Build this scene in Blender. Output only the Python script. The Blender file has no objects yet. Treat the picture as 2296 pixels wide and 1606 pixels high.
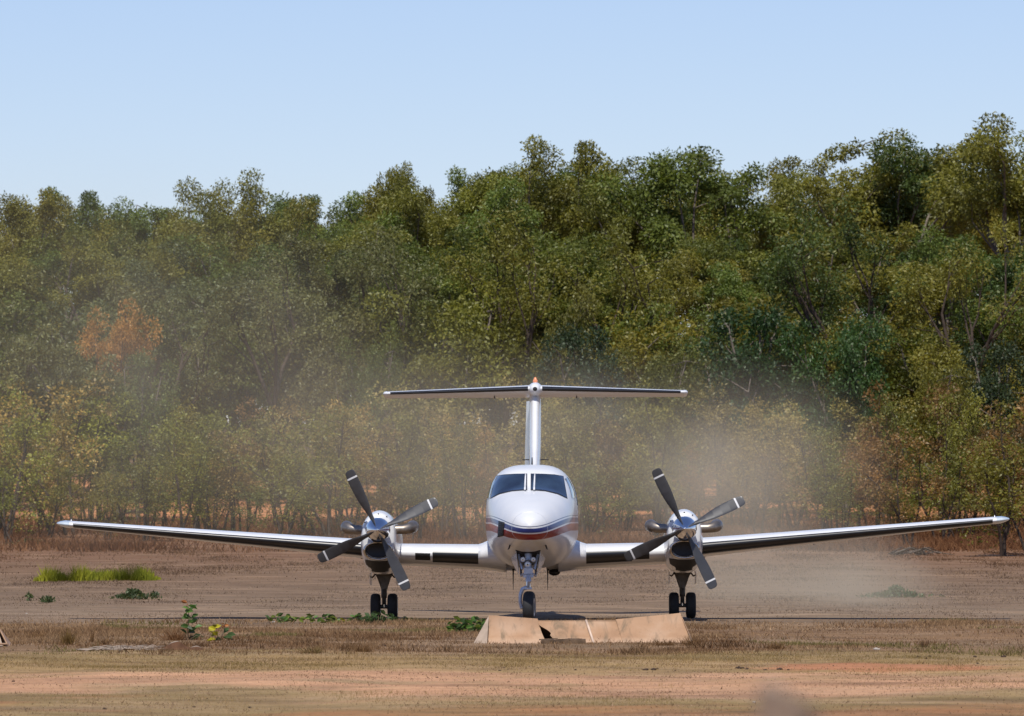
import bpy, math, random
import numpy as np
from mathutils import Vector, Matrix, Quaternion
from mathutils.bvhtree import BVHTree

scene = bpy.context.scene
COL = scene.collection
R = math.radians

# ------------------------------------------------------------------ camera
F = 13695.0                      # focal length in units of a 2296 wide picture
CAMH = 1.66
PITCH = math.atan((1175 - 803) / F)
cam_d = bpy.data.cameras.new('camera')
cam = bpy.data.objects.new('camera', cam_d)
COL.objects.link(cam)
cam.location = (0, 0, CAMH)
cam.rotation_euler = (R(90) + PITCH, 0, 0)
cam_d.sensor_width = 36.0
cam_d.lens = 36.0 * F / 2296.0
cam_d.clip_start = 0.5
cam_d.clip_end = 20000
cam_d.dof.use_dof = True
cam_d.dof.focus_distance = 98.0
cam_d.dof.aperture_fstop = 7.5
scene.camera = cam

# ------------------------------------------------------------------ sky, sun, exposure
SUN_EL, SUN_ROT = 58.0, 187.0
world = bpy.data.worlds.new('World')
scene.world = world
world.use_nodes = True
wn = world.node_tree
wn.nodes.clear()
w_out = wn.nodes.new('ShaderNodeOutputWorld')
w_bg = wn.nodes.new('ShaderNodeBackground')
w_sky = wn.nodes.new('ShaderNodeTexSky')
w_sky.sky_type = 'NISHITA'
w_sky.sun_disc = False
w_sky.sun_elevation = R(SUN_EL)
w_sky.sun_rotation = R(SUN_ROT)
w_sky.air_density = 1.0
w_sky.dust_density = 0.15
w_sky.ozone_density = 3.0
w_sky.altitude = 0
w_bg.inputs['Strength'].default_value = 0.085
w_tint = wn.nodes.new('ShaderNodeMix'); w_tint.data_type = 'RGBA'; w_tint.blend_type = 'MULTIPLY'
w_tint.inputs['Factor'].default_value = 1.0
w_tint.inputs[7].default_value = (1.0, .975, 1.18, 1)
wn.links.new(w_sky.outputs[0], w_tint.inputs[6])
wn.links.new(w_tint.outputs[2], w_bg.inputs[0])
wn.links.new(w_bg.outputs[0], w_out.inputs[0])

sun_d = bpy.data.lights.new('sun', 'SUN')
sun = bpy.data.objects.new('sun', sun_d)
COL.objects.link(sun)
sun_d.energy = 4.0
sun_d.angle = R(0.53)
sun_d.color = (1.0, 0.95, 0.87)
to_sun = Vector((math.sin(R(SUN_ROT)) * math.cos(R(SUN_EL)),
                 math.cos(R(SUN_ROT)) * math.cos(R(SUN_EL)), math.sin(R(SUN_EL))))
sun.rotation_euler = to_sun.to_track_quat('Z', 'Y').to_euler()
sun.location = (0, 0, 60)

scene.view_settings.view_transform = 'Standard'
scene.view_settings.look = 'None'
scene.view_settings.exposure = 0.26
scene.view_settings.gamma = 1.0
scene.render.engine = 'CYCLES'
scene.cycles.use_denoising = True
scene.cycles.max_bounces = 6
scene.cycles.diffuse_bounces = 3
scene.cycles.transmission_bounces = 3
scene.cycles.transparent_max_bounces = 8
scene.cycles.volume_bounces = 1
scene.cycles.volume_step_rate = 1.6
scene.cycles.sample_clamp_indirect = 6.0

# ------------------------------------------------------------------ helpers
def new_mesh(name, verts, faces, smooth=False):
    """verts (n,3) array, faces (m,k) int array with k = 3 or 4"""
    me = bpy.data.meshes.new(name)
    v = np.asarray(verts, dtype=np.float32)
    f = np.asarray(faces, dtype=np.int32)
    me.vertices.add(len(v))
    me.vertices.foreach_set('co', v.ravel())
    m, k = f.shape
    me.loops.add(m * k)
    me.loops.foreach_set('vertex_index', f.ravel())
    me.polygons.add(m)
    me.polygons.foreach_set('loop_start', np.arange(0, m * k, k, dtype=np.int32))
    me.update(calc_edges=True)
    if smooth:
        me.polygons.foreach_set('use_smooth', np.ones(m, dtype=bool))
    me.validate()
    return me


def pymesh(name, verts, faces, smooth=False):
    me = bpy.data.meshes.new(name)
    me.from_pydata([tuple(float(c) for c in v) for v in verts], [], [tuple(int(i) for i in f) for f in faces])
    me.update()
    if smooth:
        for p in me.polygons:
            p.use_smooth = True
    return me


def tag(o, label=None, cat=None, group=None, kind=None):
    if label: o['label'] = label
    if cat: o['category'] = cat
    if group: o['group'] = group
    if kind: o['kind'] = kind
    return o


def obj(name, me, mat=None, parent=None, **kw):
    o = bpy.data.objects.new(name, me)
    COL.objects.link(o)
    if mat is not None and me is not None and not me.materials:
        me.materials.append(mat)
    if parent is not None:
        o.parent = parent
    return tag(o, **kw)


def empty(name, loc=(0, 0, 0), rz=0.0, **kw):
    o = bpy.data.objects.new(name, None)
    o.empty_display_size = 0.2
    COL.objects.link(o)
    o.location = loc
    o.rotation_euler = (0, 0, rz)
    return tag(o, **kw)


class MB:
    """collects pieces of one part and links them as one mesh"""
    def __init__(self):
        self.v, self.f, self.mi = [], [], []

    def add(self, verts, faces, mi=0):
        b = len(self.v)
        self.v += [tuple(map(float, p)) for p in verts]
        self.f += [tuple(b + int(i) for i in q) for q in faces]
        self.mi += [mi] * len(faces)
        return self

    def tube(self, pts, radii, n=10, mi=0, caps=True, flat=1.0):
        pts = [Vector(p) for p in pts]
        vs, fs = [], []
        prev = None
        for i, p in enumerate(pts):
            if i == 0: t = pts[1] - pts[0]
            elif i == len(pts) - 1: t = pts[-1] - pts[-2]
            else: t = (pts[i + 1] - pts[i - 1])
            t.normalize()
            if prev is None:
                a = Vector((0, 0, 1)) if abs(t.z) < 0.9 else Vector((1, 0, 0))
                u = t.cross(a).normalized()
            else:
                u = (prev - t * prev.dot(t)).normalized()
            prev = u
            w = t.cross(u)
            r = radii[i] if hasattr(radii, '__len__') else radii
            for k in range(n):
                a = 2 * math.pi * k / n
                vs.append(p + u * (r * math.cos(a)) + w * (r * flat * math.sin(a)))
        for i in range(len(pts) - 1):
            for k in range(n):
                k2 = (k + 1) % n
                fs.append((i * n + k, i * n + k2, (i + 1) * n + k2, (i + 1) * n + k))
        if caps:
            fs.append(tuple(range(n - 1, -1, -1)))
            fs.append(tuple((len(pts) - 1) * n + k for k in range(n)))
        return self.add(vs, fs, mi)

    def box(self, c, s, mi=0, rot=None):
        c = Vector(c)
        vs = []
        for z in (-.5, .5):
            for y in (-.5, .5):
                for x in (-.5, .5):
                    p = Vector((x * s[0], y * s[1], z * s[2]))
                    if rot is not None: p = rot @ p
                    vs.append(c + p)
        return self.add(vs, [(0, 2, 3, 1), (4, 5, 7, 6), (0, 1, 5, 4), (2, 6, 7, 3), (0, 4, 6, 2), (1, 3, 7, 5)], mi)

    def rings(self, rings, mi=0, closed=True, cap0=True, cap1=True):
        n = len(rings[0])
        vs = [p for r in rings for p in r]
        fs = []
        for i in range(len(rings) - 1):
            for k in range(n if closed else n - 1):
                k2 = (k + 1) % n
                fs.append((i * n + k, i * n + k2, (i + 1) * n + k2, (i + 1) * n + k))
        if cap0: fs.append(tuple(range(n - 1, -1, -1)))
        if cap1: fs.append(tuple((len(rings) - 1) * n + k for k in range(n)))
        return self.add(vs, fs, mi)

    def lathe(self, prof, c, axis='Y', n=32, mi=0):
        """prof list of (along, radius)"""
        rings = []
        for a, r in prof:
            ring = []
            for k in range(n):
                t = 2 * math.pi * k / n
                if axis == 'Y': ring.append((c[0] + r * math.cos(t), c[1] + a, c[2] + r * math.sin(t)))
                elif axis == 'X': ring.append((c[0] + a, c[1] + r * math.cos(t), c[2] + r * math.sin(t)))
                else: ring.append((c[0] + r * math.cos(t), c[1] + r * math.sin(t), c[2] + a))
            rings.append(ring)
        return self.rings(rings, mi)

    def build(self, name, mats, parent=None, smooth=True, angle=None, **kw):
        me = pymesh(name, self.v, self.f, smooth)
        mats = mats if isinstance(mats, (list, tuple)) else [mats]
        for m in mats: me.materials.append(m)
        if len(mats) > 1:
            me.polygons.foreach_set('material_index', self.mi)
        import bmesh
        bm = bmesh.new(); bm.from_mesh(me)
        bmesh.ops.recalc_face_normals(bm, faces=bm.faces)
        bm.to_mesh(me); bm.free()
        if smooth and angle is not None:
            me.set_sharp_from_angle(angle=R(angle))
        return obj(name, me, None, parent, **kw)


def curve_at(xs, ys, t):
    """monotone cubic (pchip) interpolation"""
    xs = np.asarray(xs, float); ys = np.asarray(ys, float)
    h = np.diff(xs); d = np.diff(ys) / h
    m = np.zeros(len(xs))
    m[0], m[-1] = d[0], d[-1]
    for i in range(1, len(xs) - 1):
        if d[i - 1] * d[i] > 0:
            w1 = 2 * h[i] + h[i - 1]; w2 = h[i] + 2 * h[i - 1]
            m[i] = (w1 + w2) / (w1 / d[i - 1] + w2 / d[i])
    t = np.clip(np.asarray(t, float), xs[0], xs[-1])
    i = np.clip(np.searchsorted(xs, t, side='right') - 1, 0, len(xs) - 2)
    u = (t - xs[i]) / h[i]
    return ((2*u**3 - 3*u**2 + 1) * ys[i] + (u**3 - 2*u**2 + u) * h[i] * m[i]
            + (-2*u**3 + 3*u**2) * ys[i+1] + (u**3 - u**2) * h[i] * m[i+1])


# terrain ------------------------------------------------------------
TY = [-400, 125, 165, 200, 240, 262, 272, 284, 300, 340, 420, 600, 1200, 6000]
TZ = [0, 0, .12, .38, .95, 1.50, 1.95, 2.75, 3.7, 5.6, 8.5, 10, 10, 10]

def gz(x, y):
    x = np.asarray(x, float); y = np.asarray(y, float)
    z = curve_at(TY, TZ, y)
    near = np.clip((y - 40) / 20, 0, 1) * np.clip((420 - y) / 60, 0, 1)
    z = z + near * (0.022 * np.sin(x * .83 + 1.7 * np.sin(y * .11)) * np.sin(y * .37 + .6 * np.sin(x * .29))
                    + 0.014 * np.sin(x * 2.1 + y * .9) * np.sin(y * 1.3 - x * .4))
    # the plane and the marker stand on level, trodden ground
    flat = np.exp(-((y - 104.5) / 4.5) ** 2) * np.clip((11 - np.abs(x)) / 3, 0, 1)
    z = z * (1 - flat) + (curve_at(TY, TZ, y)) * flat
    # small step along the runway edge
    z = z + .03 * np.exp(-((y - 100.0 - .9 * np.sin(x * .5) - .6 * np.sin(x * 1.3)) / 1.2) ** 2) * np.clip(np.abs(x - .3) / 1.5, 0, 1) * (.5 + .5 * np.sin(x * 1.7))
    return z


def gzs(x, y): return float(gz(x, y))

SA, CA = math.sin(PITCH), math.cos(PITCH)

def ray(px, py):
    u = (px - 1148) / F; v = (803 - py) / F
    return Vector((u, CA - v * SA, SA + v * CA))


def at(px, py, D):
    d = ray(px, py)
    return Vector((0, 0, CAMH)) + d * (D / d.y)


def xat(px, D): return (px - 1148) / F * D


def ground_at(px, py):
    """where the ray of a picture point meets the ground"""
    d = ray(px, py)
    D = np.linspace(20, 320, 6001)
    z = CAMH + d.z / d.y * D
    g = gz(d.x / d.y * D, D)
    i = int(np.argmax(z <= g))
    y = D[i]
    x = d.x / d.y * y
    return Vector((x, y, gzs(x, y)))


# ------------------------------------------------------------------ materials
def mat(name):
    m = bpy.data.materials.new(name); m.use_nodes = True
    nt = m.node_tree
    b = nt.nodes.get('Principled BSDF')
    return m, nt, b


def N(nt, kind, **kw):
    n = nt.nodes.new(kind)
    for k, v in kw.items():
        if k.startswith('i_'):
            n.inputs[k[2:].replace('_', ' ')].default_value = v
        else:
            setattr(n, k, v)
    return n


def math_n(nt, op, a, b=None, c=None, clamp=False):
    n = nt.nodes.new('ShaderNodeMath'); n.operation = op; n.use_clamp = clamp
    for i, x in enumerate((a, b, c)):
        if x is None: continue
        if isinstance(x, (int, float)): n.inputs[i].default_value = x
        else: nt.links.new(x, n.inputs[i])
    return n.outputs[0]


def mixc(nt, fac, a, b, mode='MIX'):
    n = nt.nodes.new('ShaderNodeMix'); n.data_type = 'RGBA'; n.blend_type = mode
    for sock, x in ((n.inputs['Factor'], fac), (n.inputs[6], a), (n.inputs[7], b)):
        if isinstance(x, (int, float)): sock.default_value = x
        elif isinstance(x, (tuple, list)): sock.default_value = (*x[:3], 1)
        else: nt.links.new(x, sock)
    return n.outputs[2]


def noise(nt, vec, scale, detail=4, rough=.55, dist=0.0):
    n = nt.nodes.new('ShaderNodeTexNoise')
    n.inputs['Scale'].default_value = scale
    n.inputs['Detail'].default_value = detail
    n.inputs['Roughness'].default_value = rough
    n.inputs['Distortion'].default_value = dist
    if vec is not None: nt.links.new(vec, n.inputs['Vector'])
    return n.outputs[0]


def ramp(nt, fac, stops, interp='LINEAR'):
    n = nt.nodes.new('ShaderNodeValToRGB')
    n.color_ramp.interpolation = interp
    e = n.color_ramp.elements
    while len(e) > 1: e.remove(e[-1])
    e[0].position, e[0].color = stops[0][0], (*stops[0][1], 1)
    for p, c in stops[1:]:
        q = e.new(p); q.color = (*c, 1)
    nt.links.new(fac, n.inputs[0])
    return n.outputs[0]


def g3(v): return (v, v, v)


def mapping(nt, vec, scale, loc=(0, 0, 0)):
    n = nt.nodes.new('ShaderNodeMapping')
    n.inputs['Scale'].default_value = scale
    n.inputs['Location'].default_value = loc
    nt.links.new(vec, n.inputs['Vector'])
    return n.outputs[0]


def srgb(r, g, b):
    f = lambda c: (c / 255 / 12.92) if c / 255 <= .04045 else ((c / 255 + .055) / 1.055) ** 2.4
    return (f(r), f(g), f(b))


def simple(name, col, rough=.5, metal=0.0, var=.15, scale=8.0, bump=0.0, coat=0.0, spec=.5):
    m, nt, b = mat(name)
    tc = N(nt, 'ShaderNodeTexCoord')
    nz = noise(nt, tc.outputs['Object'], scale, 5)
    dark = tuple(c * (1 - var) for c in col); lite = tuple(min(1, c * (1 + var)) for c in col)
    nt.links.new(ramp(nt, nz, [(.3, dark), (.7, lite)]), b.inputs['Base Color'])
    b.inputs['Roughness'].default_value = rough
    b.inputs['Metallic'].default_value = metal
    b.inputs['Coat Weight'].default_value = coat
    b.inputs['Coat Roughness'].default_value = .04
    b.inputs['Specular IOR Level'].default_value = spec
    if bump:
        bp = N(nt, 'ShaderNodeBump'); bp.inputs['Strength'].default_value = bump
        nt.links.new(noise(nt, tc.outputs['Object'], scale * 3, 5), bp.inputs['Height'])
        nt.links.new(bp.outputs[0], b.inputs['Normal'])
    return m


# ground
def ground_material():
    m, nt, b = mat('ground_soil')
    geo = N(nt, 'ShaderNodeNewGeometry')
    P = geo.outputs['Position']
    sep = N(nt, 'ShaderNodeSeparateXYZ'); nt.links.new(P, sep.inputs[0])
    X, Y = sep.outputs[0], sep.outputs[1]
    flatP = mapping(nt, P, (1, 1, 0))
    warp = noise(nt, mapping(nt, P, (.17, .13, 0)), 1.0, 5, .6)
    warp2 = noise(nt, mapping(nt, P, (.5, .5, 0)), 1.0, 5, .65)
    yw = math_n(nt, 'ADD', Y, math_n(nt, 'MULTIPLY', math_n(nt, 'SUBTRACT', warp, .5), 24))
    yw = math_n(nt, 'ADD', yw, math_n(nt, 'MULTIPLY', math_n(nt, 'SUBTRACT', warp2, .5), 11))
    t = math_n(nt, 'DIVIDE', math_n(nt, 'SUBTRACT', yw, 45), 80, clamp=True)
    def q(y): return (y - 45) / 80
    red = (.255, .118, .052); peach = (.45, .25, .14); straw = (.30, .195, .088)
    brown = (.19, .112, .058); olive = (.225, .155, .068); dust = (.215, .153, .102); grey = (.178, .124, .082)
    near = ramp(nt, t, [(q(45), red), (q(53), (.30, .15, .068)), (q(56.5), olive), (q(59), (.30, .20, .10)), (q(61.5), peach), (q(65.5), peach),
                        (q(68.5), straw), (q(73), straw), (q(77.5), olive), (q(80), brown), (q(86), (.20, .132, .076)), (q(92), brown),
                        (q(100), (.185, .118, .064)), (q(105), grey), (q(112), dust), (q(125), grey)])
    tf = math_n(nt, 'DIVIDE', math_n(nt, 'SUBTRACT', yw, 120), 200, clamp=True)
    def r(y): return (y - 120) / 200
    orange = (.46, .205, .098)
    far = ramp(nt, tf, [(r(120), grey), (r(150), (.168, .112, .072)), (r(185), (.165, .10, .06)), (r(215), (.165, .084, .045)),
                        (r(258), (.16, .078, .04)), (r(266), (.23, .105, .05)), (r(272), orange), (r(300), orange), (r(312), (.12, .07, .04)), (r(320), (.10, .065, .035))])
    col = mixc(nt, math_n(nt, 'MULTIPLY', math_n(nt, 'SUBTRACT', Y, 116), .12, clamp=True), near, far)
    # patches of other cover
    p1 = noise(nt, mapping(nt, P, (.22, .45, 0), (3, 9, 0)), 1.0, 6, .7)
    col = mixc(nt, math_n(nt, 'MULTIPLY', ramp(nt, p1, [(.48, g3(0)), (.62, g3(1))]), .75), col, mixc(nt, .5, col, (.36, .24, .15)))
    p2 = noise(nt, mapping(nt, P, (.35, .5, 0), (31, 4, 0)), 1.0, 6, .7)
    col = mixc(nt, math_n(nt, 'MULTIPLY', ramp(nt, p2, [(.5, g3(0)), (.64, g3(1))]), .75), col, mixc(nt, .55, col, (.09, .05, .03)))
    # a scraped patch of red earth beside the track
    dx = math_n(nt, 'DIVIDE', math_n(nt, 'SUBTRACT', X, 4.2), 1.7)
    dy = math_n(nt, 'DIVIDE', math_n(nt, 'SUBTRACT', Y, 71.3), 2.4)
    rr = math_n(nt, 'ADD', math_n(nt, 'MULTIPLY', dx, dx), math_n(nt, 'MULTIPLY', dy, dy))
    rr = math_n(nt, 'ADD', rr, math_n(nt, 'MULTIPLY', math_n(nt, 'SUBTRACT', noise(nt, flatP, 1.6, 5), .5), 2.2))
    msk = ramp(nt, rr, [(.35, g3(1)), (.95, g3(0))])
    col = mixc(nt, math_n(nt, 'MULTIPLY', msk, .85), col, (.40, .17, .085))
    st1 = noise(nt, mapping(nt, P, (.35, .75, 0), (7, 2, 0)), 1.0, 5, .72)
    col = mixc(nt, 1.0, col, ramp(nt, st1, [(.3, g3(.66)), (.5, g3(1.0)), (.7, g3(1.3))]), 'MULTIPLY')
    st2 = noise(nt, mapping(nt, P, (1.6, 1.1, 0), (17, 5, 0)), 1.0, 5, .75)
    col = mixc(nt, math_n(nt, 'MULTIPLY', ramp(nt, st2, [(.55, g3(0)), (.68, g3(1))]), .5), col, mixc(nt, .4, col, (.22, .17, .06)))
    # fine grain
    fine = noise(nt, flatP, 9.0, 6, .75)
    col = mixc(nt, 1.0, col, ramp(nt, fine, [(.28, g3(.62)), (.5, g3(1.0)), (.75, g3(1.22))]), 'MULTIPLY')
    nt.links.new(col, b.inputs['Base Color'])
    b.inputs['Roughness'].default_value = .95
    b.inputs['Specular IOR Level'].default_value = .1
    bp = N(nt, 'ShaderNodeBump'); bp.inputs['Strength'].default_value = .5; bp.inputs['Distance'].default_value = .05
    nt.links.new(noise(nt, flatP, 5, 7, .7), bp.inputs['Height'])
    nt.links.new(bp.outputs[0], b.inputs['Normal'])
    return m


def leaf_material(name, obj_color=True, base=(.08, .1, .03), trans=.40, gloss=.035):
    m = bpy.data.materials.new(name); m.use_nodes = True
    nt = m.node_tree; nt.nodes.clear()
    out = N(nt, 'ShaderNodeOutputMaterial')
    at_ = N(nt, 'ShaderNodeAttribute', attribute_name='tint')
    if obj_color:
        oi = N(nt, 'ShaderNodeObjectInfo'); c0 = oi.outputs['Color']
    else:
        rgb = N(nt, 'ShaderNodeRGB'); rgb.outputs[0].default_value = (*base, 1); c0 = rgb.outputs[0]
    f = at_.outputs['Fac']
    br = ramp(nt, f, [(0, g3(.55)), (.5, g3(.95)), (.9, g3(1.35)), (1, g3(1.6))])
    c = mixc(nt, 1.0, c0, br, 'MULTIPLY')
    c = mixc(nt, ramp(nt, f, [(.86, g3(0)), (.93, g3(.5)), (1, g3(.65))]), c, mixc(nt, .5, c, (.24, .13, .035)))
    df = N(nt, 'ShaderNodeBsdfDiffuse'); tr = N(nt, 'ShaderNodeBsdfTranslucent'); gl = N(nt, 'ShaderNodeBsdfGlossy')
    gl.inputs['Roughness'].default_value = .5
    gl.inputs['Color'].default_value = (.75, .78, .7, 1)
    nt.links.new(c, df.inputs[0])
    nt.links.new(mixc(nt, 1.0, c, (1.15, 1.15, .55), 'MULTIPLY'), tr.inputs[0])
    m1 = N(nt, 'ShaderNodeMixShader'); m1.inputs[0].default_value = trans
    nt.links.new(df.outputs[0], m1.inputs[1]); nt.links.new(tr.outputs[0], m1.inputs[2])
    m2 = N(nt, 'ShaderNodeMixShader'); m2.inputs[0].default_value = gloss
    nt.links.new(m1.outputs[0], m2.inputs[1]); nt.links.new(gl.outputs[0], m2.inputs[2])
    nt.links.new(m2.outputs[0], out.inputs[0])
    return m


def grass_material():
    m = bpy.data.materials.new('dry_grass'); m.use_nodes = True
    nt = m.node_tree; nt.nodes.clear()
    out = N(nt, 'ShaderNodeOutputMaterial')
    a = N(nt, 'ShaderNodeAttribute', attribute_name='col')
    df = N(nt, 'ShaderNodeBsdfDiffuse'); tr = N(nt, 'ShaderNodeBsdfTranslucent')
    nt.links.new(a.outputs['Color'], df.inputs[0]); nt.links.new(a.outputs['Color'], tr.inputs[0])
    mx = N(nt, 'ShaderNodeMixShader'); mx.inputs[0].default_value = .3
    nt.links.new(df.outputs[0], mx.inputs[1]); nt.links.new(tr.outputs[0], mx.inputs[2])
    nt.links.new(mx.outputs[0], out.inputs[0])
    return m


def paint_material():
    """glossy white aircraft paint with the blue and red cheat lines that dip at the nose"""
    m, nt, b = mat('white_aircraft_paint_striped')
    tc = N(nt, 'ShaderNodeTexCoord')
    sep = N(nt, 'ShaderNodeSeparateXYZ'); nt.links.new(tc.outputs['Object'], sep.inputs[0])
    Y, Z = sep.outputs[1], sep.outputs[2]
    u = math_n(nt, 'DIVIDE', Y, 2.0, clamp=True)
    u1 = math_n(nt, 'SUBTRACT', 1.0, u)
    dip = math_n(nt, 'MULTIPLY', math_n(nt, 'POWER', u1, 1.7), .185)
    z = math_n(nt, 'ADD', Z, dip)
    def band(lo, hi):
        return math_n(nt, 'MULTIPLY', math_n(nt, 'GREATER_THAN', z, lo), math_n(nt, 'LESS_THAN', z, hi))
    nz = noise(nt, tc.outputs['Object'], 3.0, 4)
    base = ramp(nt, nz, [(.3, (.61, .625, .64)), (.7, (.66, .665, .67))])
    # dust film low on the sides
    c = base
    c = mixc(nt, band(1.79, 1.805), c, (.12, .13, .19))
    c = mixc(nt, band(1.69, 1.765), c, (.018, .032, .15))
    c = mixc(nt, band(1.545, 1.665), c, (.24, .016, .014))
    nt.links.new(c, b.inputs['Base Color'])
    b.inputs['Roughness'].default_value = .3
    b.inputs['Specular IOR Level'].default_value = .35
    b.inputs['Coat Weight'].default_value = .22
    b.inputs['Coat Roughness'].default_value = .05
    return m


def volume_dust():
    m = bpy.data.materials.new('airborne_dust'); m.use_nodes = True
    return m


M = {}
M['ground'] = ground_material()
M['paint'] = simple('white_aircraft_paint', (.66, .665, .67), .25, 0, .04, 4, coat=.35, spec=.4)
M['stripe_paint'] = paint_material()
M['boot'] = simple('black_rubber_boot', (.012, .012, .014), .32, 0, .3, 5)
M['black'] = simple('matt_black', (.008, .008, .009), .6, 0, .3, 9)
M['louvre'] = simple('dark_louvre', (.03, .028, .03), .5, .3, .3, 12)
M['chrome'] = simple('polished_spinner', (.80, .80, .82), .09, 1.0, .03, 5)
M['lip'] = simple('intake_lip_metal', (.55, .52, .48), .25, 1.0, .1, 8)
M['exhaust'] = simple('heat_stained_steel', (.27, .235, .20), .42, .85, .25, 10)
M['blade'] = simple('propeller_grey', (.045, .045, .048), .42, 0, .15, 6)
M['blade_tip'] = simple('propeller_tip_white', (.62, .62, .62), .45, 0, .06, 6)
M['tyre'] = simple('tyre_rubber', (.014, .014, .015), .75, 0, .3, 20, .3)
M['hub'] = simple('wheel_hub_alloy', (.5, .52, .56), .4, .6, .15, 12)
M['gear'] = simple('gear_grey_paint', (.42, .46, .54), .35, .25, .2, 14)
M['gear_dark'] = simple('gear_dark_steel', (.10, .085, .07), .5, .5, .3, 14)  # plain dark steel for the main gear and small fittings
M['chromeleg'] = simple('oleo_chrome', (.75, .77, .8), .1, 1, .02, 4)
M['lens'] = simple('lamp_lens', (.72, .72, .66), .12, .2, .1, 20, coat=.6)
M['navlens'] = simple('wingtip_lens', (.55, .62, .66), .1, .1, .1, 8, coat=.8)
M['beacon'] = simple('beacon_lens', (.8, .28, .12), .15, 0, .1, 8, coat=.7)
M['tan_under'] = simple('ground_bounce_white_paint', (.66, .60, .53), .35, 0, .1, 3, coat=.3)  # white paint with the tan light bounced off the ground put into its colour


def glass_material():
    m, nt, b = mat('cockpit_glass')
    tc = N(nt, 'ShaderNodeTexCoord')
    nz = noise(nt, tc.outputs['Object'], 2.2, 3)
    nt.links.new(ramp(nt, nz, [(.35, (.014, .022, .04)), (.7, (.035, .06, .10))]), b.inputs['Base Color'])
    b.inputs['Roughness'].default_value = .05
    b.inputs['Specular IOR Level'].default_value = .8
    b.inputs['Coat Weight'].default_value = .5
    return m


M['glass'] = glass_material()
M['leaf'] = leaf_material('gum_leaves')
M['bark'] = simple('grey_bark', (.15, .125, .10), .9, 0, .45, 6, .5, spec=.1)
M['darkbark'] = simple('dark_bark', (.06, .045, .035), .9, 0, .4, 6, .5, spec=.1)
M['grass'] = grass_material()

# ------------------------------------------------------------------ ground
def build_ground():
    xs = np.unique(np.concatenate([np.linspace(-4000, -60, 24), np.linspace(-60, -26, 24), np.linspace(-26, 26, 131),
                                   np.linspace(26, 60, 24), np.linspace(60, 4000, 24)]))
    ys = np.unique(np.concatenate([np.linspace(-400, 40, 20), np.linspace(40, 130, 226), np.linspace(130, 340, 140),
                                   np.linspace(340, 6000, 50)]))
    X, Y = np.meshgrid(xs, ys)
    Z = gz(X, Y)
    v = np.stack([X, Y, Z], -1).reshape(-1, 3)
    nx, ny = len(xs), len(ys)
    i = np.arange(nx * ny).reshape(ny, nx)
    f = np.stack([i[:-1, :-1], i[:-1, 1:], i[1:, 1:], i[1:, :-1]], -1).reshape(-1, 4)
    obj('ground', new_mesh('ground', v, f, True), M['ground'], kind='structure', label='dusty dry airstrip ground with a sandy track and a red earth bank')
build_ground()

# ------------------------------------------------------------------ trees
def skeleton_mesh(segs, n=6):
    V, Fc = [], []
    for pts, rad in segs:
        b = len(V)
        prev = None
        for i, p in enumerate(pts):
            t = (pts[min(i + 1, len(pts) - 1)] - pts[max(i - 1, 0)])
            t = t / (np.linalg.norm(t) + 1e-9)
            a = np.array([1., 0, 0]) if abs(t[0]) < .8 else np.array([0, 1., 0])
            u = np.cross(t, a); u /= np.linalg.norm(u); w = np.cross(t, u)
            for k in range(n):
                an = 2 * math.pi * k / n
                V.append(p + rad[i] * (u * math.cos(an) + w * math.sin(an)))
        for i in range(len(pts) - 1):
            for k in range(n):
                k2 = (k + 1) % n
                Fc.append((b + i*n + k, b + i*n + k2, b + (i+1)*n + k2, b + (i+1)*n + k))
    return np.array(V), np.array(Fc)


def leaf_mesh(name, P, A, rng, ln, wd, tint):
    """diamond leaves: P base points, A unit directions"""
    n = len(P)
    rnd = rng.normal(size=(n, 3))
    B = np.cross(A, rnd); B /= (np.linalg.norm(B, axis=1, keepdims=True) + 1e-9)
    L = (ln * rng.uniform(.65, 1.3, n))[:, None]; W = (wd * rng.uniform(.7, 1.3, n))[:, None]
    nrm = np.cross(A, B)
    v = np.stack([P, P + A * L * .45 + B * W * .5 + nrm * W * .12, P + A * L - nrm * W * .15, P + A * L * .5 - B * W * .5 + nrm * W * .12], 1).reshape(-1, 3)
    f = np.arange(4 * n).reshape(n, 4)
    me = new_mesh(name, v, f)
    a = me.attributes.new('tint', 'FLOAT', 'FACE')
    a.data.foreach_set('value', np.asarray(tint, np.float32))
    return me


def unit(v): return v / (np.linalg.norm(v) + 1e-9)


def bent(rng, p, d, length, r0, r1, n=5, wob=.08, up=.0):
    pts, rad = [p], [r0]
    q = p.copy()
    dd = d.copy()
    for i in range(1, n):
        dd = unit(dd + rng.normal(size=3) * wob + np.array([0, 0, up]))
        q = q + dd * length / (n - 1)
        pts.append(q.copy()); rad.append(r0 + (r1 - r0) * i / (n - 1))
    return pts, rad, dd


def clump(rng, c, rad, n, droop, squash=.75):
    u = rng.normal(size=(n, 3)); u /= np.linalg.norm(u, axis=1, keepdims=True)
    r = rad * rng.uniform(.05, 1, n)[:, None] ** .45
    P = c + u * r * np.array([1, 1, squash])
    A = u * .7 + rng.normal(size=(n, 3)) * .7 + np.array([0, 0, -droop])
    A /= np.linalg.norm(A, axis=1, keepdims=True)
    return P, A


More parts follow.
